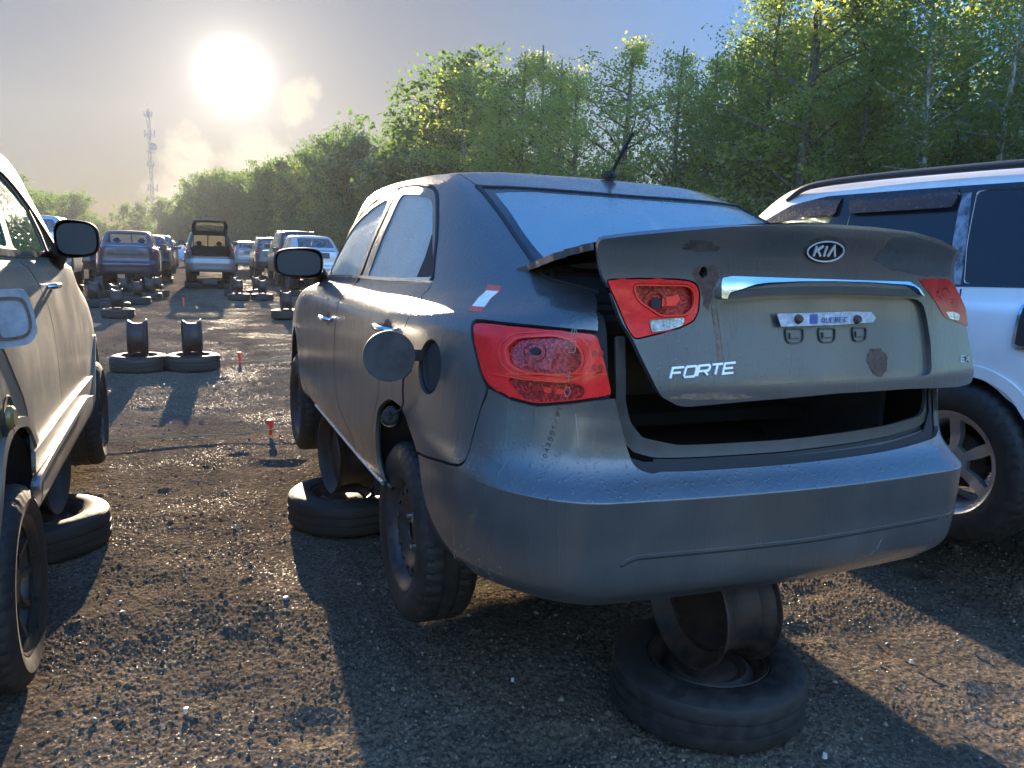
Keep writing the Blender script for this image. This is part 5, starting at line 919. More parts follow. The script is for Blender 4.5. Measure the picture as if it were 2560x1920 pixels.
def build_right():
    w1 = [(8.1, 9.1), (7.95, 9.6), (7.75, 10.0), (7.51, 10.32), (7.26, 10.54), (6.89, 10.62), (6.69, 10.63), (6.78, 9.9), (6.85, 9.05)]
    w2 = [(6.52, 10.65), (5.37, 10.66), (5.39, 10.2), (5.43, 9.6), (5.40, 9.02), (6.62, 9.05)]
    w3 = [(5.21, 10.66), (4.2, 10.62), (3.75, 10.3), (3.7, 9.0), (5.17, 8.98), (5.22, 9.6)]
    car, S = shell_car('parked_car', 'silver white crossover on the right with dark tinted rear windows', 'car', SUVR, (4.05, 1.42, .33), 0, M['silver'], 'suv', M['tint'], fine=True, side_glass=[w3, w2, w1])
    for s in (1,):
        panel('window_surround', S, [(8.35, 8.90), (8.25, 9.6), (7.95, 10.2), (7.5, 10.62), (6.9, 10.78), (5.3, 10.80), (4.1, 10.78), (3.55, 10.4), (3.45, 8.86), (5.3, 8.88), (6.7, 8.90)], M['gloss_black'], car, [rounded(w1, .06, 2), rounded(w2, .06, 2), rounded(w3, .06, 2)], .003, .003, 0, .12, .2)
        panel('pillar_cover', S, SP['R_p'], M['mottled'], car, [], .006, .004, 0, .1, .2)
        panel('front_window', S, rounded(w1, .06, 2), M['fog_green'], car, [], .001, .001, .004, .2, .2)
        for nm, pts in (('wind_deflector', [(7.62, 10.22), (7.40, 10.55), (6.95, 10.72), (6.66, 10.72), (6.68, 10.30), (7.0, 10.30), (7.4, 10.22)]), ('wind_deflector', [(6.56, 10.74), (5.40, 10.76), (5.37, 10.45), (5.42, 10.28), (6.52, 10.30)])):
            panel(nm, S, rounded(pts, .05, 2), M['visor'], car, [], .022, .004, 0, .1, .12, bulge=lambda v: -.016*np.clip((v[..., 1]-10.5)/.24, 0, 1))
        ar = spline([(4.862+.0, 5.40), (4.733, 5.32), (4.495, 5.06), (4.336, 4.53), (4.206, 3.6), (4.18, 2.6)], 3)
        flare = yz_arch(S, 1, .95, .30, .40, .43)[1:-1]
        mb = MB(); ribbon(mb, S, spline(flare, 2), .05, -.004, .010); mb.build('wheel_arch_trim', M['silver'], car, 60)
        panel('bumper_corner', S, [(4.10, 4.9), (3.2, 4.9), (2.4, 4.6), (2.4, 1.0), (3.6, 1.0), (4.12, 3.4), (4.25, 4.3)], M['silver'], car, [], .006, .006, .002, .15, .2)
        mb = MB()
        for run in ([(5.19, 8.8), (5.14, 7.9), (5.11, 7.33), (5.25, 6.2), (5.6, 4.8)], [(6.72, 8.9), (6.78, 6.4), (6.78, 3.0), (6.6, 1.0)]): ribbon(mb, S, spline(run, 4), .007, -.002, .0012)
        mb.build('door_seam', M['void'], car, 60)
        fr = rounded([(4.36, 7.5), (4.36, 5.95), (3.9, 5.95), (3.9, 7.5)], .14, 3)
        fd = panel('fuel_door', S, fr, M['black_plastic'], car, [], .012, .012, 0, .1, .2)
        mb = MB(); ribbon(mb, S, densify(fr, .1, .2), .012, .01, .02, True); mb.build('door_rim', M['chrome'], fd, 60)
        door_handle(car, S, 5.5, 7.6, M['chrome'])
        mb = MB(); q = [P1(S, a, b, o)[0] for a, b, o in ((7.75, 10.80, .0), (7.45, 10.98, .03), (7.0, 11.10, .035), (6.2, 11.22, .035), (5.4, 11.26, .035), (4.6, 11.22, .035), (3.8, 11.1, .035), (3.4, 11.0, 0))]
        mb.tube([Vector(p) for p in spline([tuple(v) for v in q], 4)], .019, 8); mb.build('roof_rail', M['dark_plastic'], car, 60)
    for s in (-1, 1):
        for yc in (.98, 3.62): wheel(car, (s*.795, yc, .30), s, .365, .222, .235, 'alloy6', M['alloy'], phase=PI, lug=False)
    mb = MB(); mb.box((0, 2.2, .40), (1.3, 3.6, .06)); mb.build('underbody', M['void'], car)
    for y in (.98, 3.62):
        mb = MB(); pts = [(math.cos(a)*.42, math.sin(a)*.42) for a in [PI*k/14-.1 for k in range(15)]]
        vs = [[mb.bm.verts.new((-x, y+p_, .30+q_)) for p_, q_ in pts] for x in (.86, .5)]
        for i in range(14): mb.bm.faces.new((vs[0][i], vs[0][i+1], vs[1][i+1], vs[1][i]))
        mb.bm.faces.new(vs[1]); mb.build('wheel_liner', M['void'], car)
    return car
M['gloss_black'] = simple('gloss_black', (.018, .018, .02), .2, coat=.4)
M['visor'] = simple('smoked_acrylic', (.02, .02, .024), .22, spec=.5, nscale=60, bumpst=.3, bscale=300)
m = NT('worn_silver_film'); f = m.noise(22, 6, .65, stretch=(1, 1, .7)); m.bsdf(m.mix(m.ramp(f, .35, .62), (.05, .05, .06), (.36, .38, .44)), .3, .3); M['mottled'] = m.m

# ---------------------------------------------------------------- wheel stands (two rims welded together)
def make_stand():
    st = empty('wheel_stand')
    mw = Matrix.Translation((0, 0, .10))
    ty = tyre_mesh('tyre', st, mw, .325, .195, .19, 72, False)
    mb = MB(); mb.lathe(barrel_prof(.188, .18)[:11]+[(.16, -.09), (.05, -.09), (.05, -.06), (.09, -.055), (.13, -.03), (.165, -.045)], 48, mw); mb.build('flat_rim', M['rim'], st, 40)
    mb = MB(); mb.lathe([(0, .055), (.06, .055), (.10, .04), (.13, .058), (.165, .03), (.175, .02), (.175, .0)], 40, mw); mb.build('rim_disc', M['rim'], st, 40)
    mw2 = Matrix.Translation((0, 0, .405)) @ RX
    mb = MB(); mb.lathe([(a, b) for a, b in barrel_prof(.212, .215)], 56, mw2); up = mb.build('upright_rim', M['rim'], st, 40)
    mb = MB(); mb.lathe([(0, -.02), (.05, -.02), (.07, -.035), (.11, -.035), (.13, -.01), (.165, -.03), (.165, -.04), (.11, -.05), (.0, -.04)], 40, mw2); mb.build('upright_disc', M['rim'], st, 40)
    return st
TREES=[[(-33.06,134.61,11.74,-150.0,138.6),(-31.41,136.65,11.73,-111.0,140.2),(-30.18,139.66,12.17,-78.0,142.9),(-28.82,143.83,12.74,-40.0,146.7),(-27.16,152.19,13.03,12.0,154.6),(-27.26,156.13,13.59,21.0,158.5),(-27.33,160.09,12.41,30.0,162.4),(-27.36,166.31,13.36,45.0,168.5),(-27.17,169.38,12.28,54.0,171.5),(-27.15,174.67,12.15,65.0,176.8),(-26.82,179.79,11.8,80.0,181.8),(-26.67,185.45,12.14,92.0,187.4),(-26.2,189.14,11.63,104.0,190.9),(-26.07,196.56,12.68,117.0,198.3),(-25.78,204.17,13.74,131.0,205.8),(-25.41,211.13,13.71,145.0,212.7),(-24.78,216.8,14.98,158.0,218.2),(-24.41,224.29,15.22,170.0,225.6),(-23.56,231.21,14.45,185.0,232.4),(-22.64,240.22,14.07,202.0,241.3),(-19.49,244.82,13.71,234.0,245.6),(-15.31,250.74,14.49,273.0,251.2),(-11.12,255.68,15.77,310.0,255.9),(-5.02,245.16,16.42,357.0,245.2),(-3.65,238.91,14.54,368.0,238.9),(-2.45,233.47,14.55,378.0,233.5),(-1.01,225.32,15.73,390.0,225.3),(0.04,221.21,16.11,399.0,221.2),(0.95,214.38,16.35,408.0,214.4),(2.26,208.46,17.56,421.0,208.5),(3.32,201.7,18.38,432.0,201.7),(4.15,195.49,18.25,441.0,195.5),(5.04,189.33,17.01,452.0,189.4),(5.61,183.72,17.0,459.0,183.8),(6.21,179.8,17.81,467.0,179.9),(6.77,174.42,18.16,475.0,174.6),(7.43,167.99,16.83,486.0,168.2),(7.97,161.86,16.59,496.0,162.1),(8.56,158.05,16.27,505.0,158.3),(9.13,153.44,15.86,515.0,153.7),(9.97,148.09,15.39,530.0,148.4),(10.76,144.88,15.2,543.0,145.3),(11.32,140.35,14.76,555.0,140.8),(11.81,134.96,14.94,568.0,135.5),(12.37,130.2,14.01,582.0,130.8),(12.61,126.63,14.73,591.0,127.3),(13.03,124.81,13.63,600.0,125.5),(13.45,121.66,14.86,611.0,122.4),(13.79,117.3,15.81,624.0,118.1),(14.24,115.22,14.96,635.0,116.1),(14.39,110.79,15.87,646.0,111.7),(14.61,107.81,15.27,656.0,108.8),(15.02,105.88,17.14,668.0,106.9),(15.21,103.11,15.84,678.0,104.2),(15.35,99.01,16.15,691.0,100.2),(15.56,96.33,16.66,703.0,97.6),(16.09,92.85,17.28,723.0,94.2),(16.62,90.84,16.54,740.0,92.4),(16.65,86.46,15.42,757.0,88.1),(17.08,85.08,14.65,771.0,86.8),(17.46,83.35,14.33,786.0,85.2),(17.44,78.4,13.2,808.0,80.3),(17.73,76.06,12.92,825.0,78.1),(18.23,74.25,12.83,846.0,76.5),(18.36,69.8,11.04,875.0,72.2),(18.9,68.25,10.56,897.0,70.8),(18.85,64.9,12.25,919.0,67.6),(18.85,61.3,13.98,946.0,64.1),(19.2,59.67,16.76,968.0,62.7),(18.86,55.8,15.67,994.0,58.9),(19.11,54.27,15.95,1015.0,57.5),(19.15,51.62,13.69,1044.0,55.1),(18.68,46.84,12.69,1085.0,50.4),(19.3,45.85,14.99,1118.0,49.7),(19.69,43.93,14.85,1157.0,48.1),(19.56,40.77,13.41,1202.0,45.2),(19.07,37.43,11.97,1243.0,42.0),(19.09,34.73,11.36,1297.0,39.6),(18.98,32.68,12.51,1338.0,37.8),(19.9,32.21,12.43,1386.0,37.9),(19.0,28.31,11.08,1452.0,34.1),(19.2,26.42,10.37,1519.0,32.7),(19.05,23.27,12.45,1625.0,30.1),(18.65,20.59,12.6,1720.0,27.8),(19.07,18.39,12.42,1853.0,26.5),(19.03,16.14,11.69,1987.0,25.0),(20.01,14.75,11.87,2140.0,24.9),(19.28,11.9,10.39,2342.0,22.7)],[(-34.12,138.95,11.25,-150.0,143.1),(-30.97,143.9,12.07,-75.0,147.2),(-28.49,149.85,11.6,-15.0,152.5),(-27.66,172.59,11.74,54.0,174.8),(-27.8,181.32,12.13,70.0,183.4),(-27.09,187.17,11.56,90.0,189.1),(-26.95,198.07,12.32,109.0,199.9),(-26.36,205.46,13.06,127.0,207.1),(-25.9,212.95,13.65,142.0,214.5),(-24.91,224.23,14.1,165.0,225.6),(-24.11,236.85,13.76,185.0,238.1),(-22.84,244.45,13.49,204.0,245.5),(-17.73,250.86,13.13,253.0,251.5),(-11.35,260.14,15.21,310.0,260.4),(-5.56,251.9,15.53,354.0,252.0),(-3.02,239.47,14.22,373.0,239.5),(-0.44,226.55,14.81,395.0,226.6),(1.16,220.17,17.3,409.0,220.2),(2.75,210.38,16.73,425.0,210.4),(3.89,200.62,16.62,437.0,200.7),(5.48,191.23,17.91,456.0,191.3),(6.39,181.9,16.75,468.0,182.0),(7.19,175.99,16.36,480.0,176.1),(7.94,168.59,16.8,492.0,168.8),(8.65,164.6,15.86,502.0,164.8),(9.92,156.18,15.17,523.0,156.5),(11.32,148.16,14.24,547.0,148.6),(12.18,138.15,14.28,570.0,138.7),(13.16,133.93,13.24,588.0,134.6),(13.74,127.65,13.66,606.0,128.4),(14.45,118.97,13.82,631.0,119.8),(15.39,115.59,15.95,652.0,116.6),(15.65,110.04,15.18,668.0,111.1),(16.15,106.09,16.36,686.0,107.3),(16.51,101.97,16.58,703.0,103.3),(16.83,96.57,15.73,725.0,98.0),(17.37,92.13,15.99,750.0,93.8),(17.89,87.8,14.58,776.0,89.6),(18.38,84.58,13.39,799.0,86.6),(18.8,80.7,12.18,825.0,82.9),(19.29,77.77,12.02,850.0,80.1),(19.91,75.07,11.85,878.0,77.7),(20.02,70.68,10.39,907.0,73.5),(20.22,66.31,13.48,942.0,69.3),(20.17,62.28,16.63,972.0,65.5),(20.47,60.2,16.01,997.0,63.6),(19.97,54.85,13.72,1033.0,58.4),(20.06,51.17,12.44,1075.0,55.0),(20.61,48.92,14.06,1118.0,53.1),(21.72,46.18,13.43,1188.0,51.0),(21.5,41.83,12.84,1249.0,47.0),(21.91,38.35,13.18,1326.0,44.2),(22.0,34.87,13.33,1402.0,41.2),(21.46,30.29,10.14,1497.0,37.1),(22.08,27.84,11.4,1596.0,35.5),(22.43,25.26,13.73,1701.0,33.8),(22.99,22.48,13.09,1839.0,32.2),(23.76,19.15,12.6,2042.0,30.5),(22.48,16.02,11.67,2178.0,27.6),(22.43,13.35,10.77,2384.0,26.1)],[(-35.45,144.36,11.35,-150.0,148.6),(-20.79,253.51,12.25,228.0,254.4),(10.78,159.85,14.63,531.0,160.2),(16.12,117.51,15.18,659.0,118.6),(19.28,87.66,12.6,803.0,89.8),(21.58,62.1,14.7,1008.0,65.7),(23.49,48.81,14.06,1204.0,54.2),(24.53,30.37,13.13,1613.0,39.0),(25.7,27.38,15.45,1754.0,37.5),(25.83,22.38,12.99,1964.0,34.2),(26.4,18.71,12.13,2185.0,32.4),(27.42,16.03,11.75,2406.0,31.8)]]
HAZE=.00029
# ---------------------------------------------------------------- ground: one sheet to the horizon, finely modelled near the viewer
def hash2(i, j, k):
    h = (i.astype(np.int64)*374761393+j.astype(np.int64)*668265263+k*2147483647) & 0xffffffff
    h = ((h ^ (h >> 13))*1274126177) & 0xffffffff
    return ((h ^ (h >> 16)) & 0xffff)/65535.
def pebbles(x, y, c, hgt, seed, fill=.9):
    i0, j0 = np.floor(x/c), np.floor(y/c); z = np.zeros_like(x)
    for a in (-1, 0, 1):
        for b in (-1, 0, 1):
            i, j = i0+a, j0+b; px = (i+.15+.7*hash2(i, j, seed))*c; py = (j+.15+.7*hash2(i, j, seed+7))*c
            r = c*(.34+.34*hash2(i, j, seed+13)); on = hash2(i, j, seed+19) < fill; th = 6.28*hash2(i, j, seed+23); e = .75+.25*hash2(i, j, seed+29)
            dx, dy = x-px, y-py; u = dx*np.cos(th)+dy*np.sin(th); v = -dx*np.sin(th)+dy*np.cos(th)
            d = (u*u*e+v*v/e)/(r*r)
            z = np.maximum(z, np.where(on, np.sqrt(np.clip(1-d, 0, 1))*hgt*(r/c)*2*(.5+.8*hash2(i, j, seed+31)), 0))
    return z
def vnoise(x, y, c, seed):
    X, Y = x/c, y/c; i, j = np.floor(X), np.floor(Y); fx, fy = X-i, Y-j; fx = fx*fx*(3-2*fx); fy = fy*fy*(3-2*fy)
    return (hash2(i, j, seed)*(1-fx)+hash2(i+1, j, seed)*fx)*(1-fy)+(hash2(i, j+1, seed)*(1-fx)+hash2(i+1, j+1, seed)*fx)*fy-.5
def ground():
    th = np.concatenate([np.linspace(-PI, CAM_YAW-.78, 60, endpoint=False), np.linspace(CAM_YAW-.78, CAM_YAW+.78, 1500, endpoint=False), np.linspace(CAM_YAW+.78, PI, 60)])
    r = np.concatenate([[.05, .4], np.geomspace(.8, 34, 1150), np.geomspace(36, 9000, 60)])
    T, R = np.meshgrid(th, r); x = R*np.sin(T); y = R*np.cos(T); xf, yf = x.ravel(), y.ravel(); rr = R.ravel(); near = rr < 34
    z = np.zeros_like(xf); xn, yn = xf[near], yf[near]; rn = rr[near]
    f1 = np.clip(1-(rn-5)/7, 0, 1); f2 = np.clip(1-(rn-12)/16, 0, 1)
    patch = np.clip(.55+1.6*vnoise(xn, yn, .9, 5)+.8*vnoise(xn, yn, .25, 6), .1, 1.2)
    zz = pebbles(xn, yn, .0105, .0040, 3, .92)*f1*patch+pebbles(xn, yn, .018, .0060, 11, .07)*f2*patch
    zz += pebbles(xn, yn, .060, .010, 17, .015)*np.clip(1-(rn-16)/16, 0, 1)
    zz += pebbles(xn, yn, .036, .007, 27, .15)*np.clip((rn-4)/5, 0, 1)*np.clip(1-(rn-24)/10, 0, 1)
    low = .030*vnoise(xn, yn, 1.7, 21)+.018*vnoise(xn*.5, yn, .42, 22)+.010*vnoise(xn, yn, .13, 23)
    zz += low*np.clip((34-rn)/12, 0, 1)
    zz -= np.clip(vnoise(xn, yn, .33, 41)-.33, 0, 1)*.14*np.clip((16-rn)/6, 0, 1)
    z[near] = zz-.008
    V = np.stack([xf, yf, z], -1); nr, nc = R.shape
    idx = np.arange(nr*nc).reshape(nr, nc); a = idx[:-1, :-1].ravel(); b = idx[:-1, 1:].ravel(); c = idx[1:, 1:].ravel(); d = idx[1:, :-1].ravel()
    Q = np.stack([a, b, c, d], -1)[:, ::-1]
    me = bpy.data.meshes.new('ground'); me.vertices.add(len(V)); me.vertices.foreach_set('co', V.astype(np.float32).ravel())
    me.loops.add(len(Q)*4); me.loops.foreach_set('vertex_index', Q.ravel().astype(np.int32)); me.polygons.add(len(Q)); me.polygons.foreach_set('loop_start', np.arange(0, len(Q)*4, 4, dtype=np.int32))
    me.polygons.foreach_set('use_smooth', np.ones(len(Q), bool)); me.update(calc_edges=True); me.validate()
    m = NT('packed_asphalt_gravel')
    v = m.voro(75, out='Color'); v2 = m.voro(130, out='Color'); sx = m.n('ShaderNodeSeparateColor'); m.l(v, sx.inputs[0]); s2 = m.n('ShaderNodeSeparateColor'); m.l(v2, s2.inputs[0])
    base = m.mix(m.ramp(sx.outputs[0], 0, 1), (.050, .040, .030), (.185, .142, .098))
    base = m.mix(m.ramp(s2.outputs[1], .9, .93, 0, .8), base, (.24, .21, .17))
    base = m.mix(m.ramp(m.noise(1.1, 5, .6), .35, .65, 0, .55), base, (.060, .048, .036))
    base = m.mix(m.ramp(m.noise(.12, 5, .6), .4, .65, 0, .4), base, (.10, .080, .055))
    base = m.mix(m.ramp(m.noise(1.6, 4, .6, stretch=(1, .16, 1)), .48, .66, 0, .55), base, (.040, .034, .028))
    wet = m.ramp(m.noise(.8, 6, .65), .40, .62)
    ro = m.math('ADD', m.ramp(wet, 0, 1, .9, .72), m.ramp(s2.outputs[0], 0, 1, -.12, .18))
    bm = m.bump(m.noise(220, 4, .7), .6, .004); cl = m.n('ShaderNodeCameraData')
    bm2 = m.bump(m.voro(34), .5, .010, bm); bm3 = m.bump(m.noise(7, 6, .75), .5, .03, bm2)
    dd_ = m.n('ShaderNodeBsdfDiffuse'); m.val(dd_, 0, base); m.l(bm3, dd_.inputs['Normal']); gg_ = m.n('ShaderNodeBsdfGlossy'); m.val(gg_, 0, (.8, .8, .8)); m.val(gg_, 1, .30); m.l(bm3, gg_.inputs['Normal'])
    mx_ = m.n('ShaderNodeMixShader'); m.val(mx_, 0, m.math('MULTIPLY', m.ramp(m.math('ADD', m.math('MULTIPLY', s2.outputs[2], .8), m.math('MULTIPLY', wet, .12)), .82, .92), .07)); m.l(dd_.outputs[0], mx_.inputs[1]); m.l(gg_.outputs[0], mx_.inputs[2]); m.l(mx_.outputs[0], m.out.inputs[0])
    g = mesh_obj('ground', me, m.m); tag(g, kind='structure'); return g
ground()

# loose stones lying about, each cluster part of one countless scatter
def loose_gravel():
    n = 9000; a = rng.uniform(CAM_YAW-.8, CAM_YAW+.8, n); r = 1.0+11*rng.random(n)**.8; c = np.stack([r*np.sin(a), r*np.cos(a), np.zeros(n)], -1)
    s = rng.uniform(.003, .009, n)*(1+1.2*(rng.random(n) > .96)); base = np.array([(1, 0, 0), (0, 1, 0), (-1, 0, 0), (0, -1, 0), (0, 0, .75), (0, 0, -.7)], float)
    q = rng.uniform(0, 6.28, n); P = base[None]*rng.uniform(.6, 1.3, (n, 6, 1)); ct, st = np.cos(q)[:, None], np.sin(q)[:, None]
    X = P[..., 0]*ct-P[..., 1]*st*.7; Y = P[..., 0]*st+P[..., 1]*ct*.7; V = np.stack([X, Y, P[..., 2]], -1)*s[:, None, None]+c[:, None]; V[..., 2] += .012
    F = np.array([(0, 1, 4), (1, 2, 4), (2, 3, 4), (3, 0, 4), (1, 0, 5), (2, 1, 5), (3, 2, 5), (0, 3, 5)]); Fs = (np.arange(n)[:, None, None]*6+F[None]).reshape(-1, 3)
    me = bpy.data.meshes.new('gravel'); me.from_pydata(V.reshape(-1, 3).tolist(), [], Fs.tolist()); me.polygons.foreach_set('use_smooth', [True]*len(me.polygons))
    m = NT('loose_stone'); v = m.voro(40, out='Color'); sx = m.n('ShaderNodeSeparateColor'); m.l(v, sx.inputs[0]); m.bsdf(m.mix(sx.outputs[0], (.05, .045, .04), (.26, .22, .17)), .5)
    o = mesh_obj('gravel', me, m.m); tag(o, kind='stuff', cat='gravel', label='loose gravel scattered over the packed dark yard surface')
loose_gravel()

# ---------------------------------------------------------------- trees
def leaf_mat(name, base, trans, mixf=.5):
    m = NT(name); oi = m.n('ShaderNodeObjectInfo'); f = m.noise(1.3, 3); g = m.noise(14, 2)
    k = m.mix(m.ramp(f, .35, .65), tuple(.65*c for c in base), tuple(1.35*c for c in base)); k = m.mix(m.ramp(g, .5, .75, 0, .5), k, (base[0]*1.9, base[1]*1.35, base[2]))
    k = m.mix(m.ramp(oi.outputs['Random'], 0, 1, 0, .35), k, (base[0]*.6, base[1]*.75, base[2]*1.1))
    d = m.n('ShaderNodeBsdfDiffuse'); m.val(d, 0, k); t = m.n('ShaderNodeBsdfTranslucent'); m.val(t, 0, m.mix(m.ramp(f, .3, .7), tuple(.8*c for c in trans), trans))
    g2 = m.n('ShaderNodeBsdfGlossy'); m.val(g2, 1, .45); m.val(g2, 0, (.5, .5, .5))
    a = m.n('ShaderNodeMixShader'); m.val(a, 0, mixf); m.l(d.outputs[0], a.inputs[1]); m.l(t.outputs[0], a.inputs[2])
    b = m.n('ShaderNodeMixShader'); m.val(b, 0, .06); m.l(a.outputs[0], b.inputs[1]); m.l(g2.outputs[0], b.inputs[2]); m.l(b.outputs[0], m.out.inputs[0]); return m.m
LEAF = [leaf_mat('green_leaves', (.050, .085, .018), (.34, .46, .07), .58), leaf_mat('yellow_green_leaves', (.085, .115, .025), (.60, .66, .10), .62), leaf_mat('deep_green_leaves', (.028, .058, .018), (.16, .28, .05))]
def bark(name, a, b, sc=6):
    m = NT(name); f = m.noise(sc, 6, .7, stretch=(1, 1, .25)); m.bsdf(m.mix(m.ramp(f, .42, .58), a, b), .85, nrm=m.bump(m.noise(24, 5, .7, stretch=(1, 1, .2)), .7, .03)); return m.m
BARK = [bark('grey_brown_bark', (.05, .042, .033), (.12, .10, .08)), bark('birch_bark', (.10, .09, .08), (.52, .50, .46), 5)]
def make_tree(kind, seed):
    r = random.Random(seed); g = np.random.default_rng(seed)
    P = {'tall': (16, 2.3, .15, 17000, .17, 85, .9), 'open': (15, 2.9, .26, 7600, .20, 40, .72), 'birch': (15, 1.7, .38, 7500, .16, 55, .8), 'bush': (4.5, 2.0, .03, 8000, .15, 55, 1.), 'round': (12, 3.5, .08, 7000, .36, 46, .85), 'scrub': (6, 2.6, .0, 9000, .17, 60, 1.)}[kind]
    H, Rc, base, nl, ls, ncl, cs = P
    mb = MB(); lean = r.uniform(-.04, .04); tr = []; th = H*(.93 if kind != 'bush' else .6)
    r0 = {'tall': .17, 'open': .27, 'birch': .12, 'bush': .05, 'round': .22, 'scrub': .07}[kind]
    for k in range(9):
        f = k/8; tr.append(Vector((lean*H*f+.12*math.sin(3*f+seed), .1*math.sin(4*f+2*seed)*f*2, th*f-.15)))
    mb.tube(tr, [r0*(1-.88*(k/8))+.012 for k in range(9)], 9)
    def at(f): i = min(7, int(f*8)); return tr[i].lerp(tr[i+1], f*8-i)
    cl = []
    for k in range(ncl):
        f = base+(1-base)*(k+.5)/ncl; f = min(.99, f+r.uniform(-.02, .02)); q = (f-base)/(1-base)
        env = Rc*((math.sin(PI*min(1, q*.88+.16))**.7) if kind in ('tall', 'open', 'birch') else math.sqrt(max(.02, 1-(q*1.05-.35)**2/.5)) if q < 1 else .3)
        env *= r.choice((.45, .75, 1., 1.25)); a = r.uniform(0, 2*PI); s = at(f*.96)
        e = s+Vector((math.cos(a)*env, math.sin(a)*env, env*r.uniform(.15, .75)))
        e.z = min(e.z+(r.uniform(-.2, 1.1) if kind == 'round' else 0), H*1.06)
        mid = s.lerp(e, .5)+Vector((r.uniform(-.2, .2), r.uniform(-.2, .2), r.uniform(-.05, .3)))
        if k % 2 == 0 or kind in ('open', 'birch'): mb.tube([s, mid, e], [r0*.38*(1-f*.6), r0*.24*(1-f*.5), .014], 5, False)
        cl.append(e)
        if env > .8: cl.append(s.lerp(e, r.uniform(.45, .7))+Vector((0, 0, r.uniform(-.3, .3))))
    cl = np.array([tuple(c) for c in cl]); w = g.uniform(.4, 1.6, len(cl)); w /= w.sum(); ci = g.choice(len(cl), nl, p=w)
    sub = cl[ci]+g.normal(0, 1, (nl, 3))*np.array([.40, .40, .30])*cs*(.5+.7*g.random((nl, 1)))
    sub += (g.normal(0, .34, (len(cl)*7, 3))[ci*7+g.integers(0, 7, nl)])
    sub[:, 2] = np.clip(sub[:, 2], .05, H+.4)
    a = g.normal(size=(nl, 3)); a /= np.linalg.norm(a, axis=1, keepdims=True); b = np.cross(a, g.normal(size=(nl, 3))); b /= np.linalg.norm(b, axis=1, keepdims=True)
    s = (ls*g.uniform(.55, 1.15, nl))[:, None]/2; V = np.stack([sub-a*s, sub+b*s*.62, sub+a*s, sub-b*s*.62], 1).reshape(-1, 3)
    me = bpy.data.meshes.new('crown'); me.vertices.add(nl*4); me.vertices.foreach_set('co', V.astype(np.float32).ravel()); me.loops.add(nl*4); me.loops.foreach_set('vertex_index', np.arange(nl*4, dtype=np.int32))
    me.polygons.add(nl); me.polygons.foreach_set('loop_start', np.arange(0, nl*4, 4, dtype=np.int32)); me.update(calc_edges=True)
    me.materials.append(LEAF[{'tall': 0, 'open': 1, 'birch': 0, 'bush': 2, 'round': 2, 'scrub': 2}[kind] if seed != 3 else 2])
    root = empty('tree'); root.name = 'tree' if kind not in ('birch', 'bush', 'scrub') else {'birch': 'birch_tree', 'bush': 'shrub', 'scrub': 'shrub'}[kind]
    c = mesh_obj('crown', me, None, root); t = mb.build('trunk', BARK[1 if kind == 'birch' else 0], root, 60)
    root['_h'] = H; root['_used'] = 0
    return root
PROTO = {k: [make_tree(k, s) for s in ss] for k, ss in {'tall': (1, 2, 3), 'open': (4, 5, 6), 'birch': (7, 8), 'bush': (9, 10), 'round': (11, 12, 13), 'scrub': (14, 15)}.items()}
LEAF_ALT = {'tall': 2, 'round': 2}
trr = random.Random(21)
def plant(kind, x, y, h, label, cat, group, lm=None, wide=1.):
    p = trr.choice(PROTO[kind])
    if p['_used']: o = copy_tree(p); o['_used'] = 1
    else: o = p; p['_used'] = 1
    H = p['_h']; s = h/H; sx = s*wide if kind in ('tall', 'open', 'birch') else s*wide
    o.location = (x, y, -.05); o.scale = (sx*trr.uniform(.9, 1.15), sx*trr.uniform(.9, 1.15), s); o.rotation_euler = (0, 0, trr.uniform(0, 6.28))
    tag(o, label, cat, group)
    return o
ORD = 'first second third fourth fifth sixth seventh eighth ninth tenth eleventh twelfth thirteenth fourteenth fifteenth sixteenth'.split(); cntk = {}
TG = 'trees of the wood behind the cars'
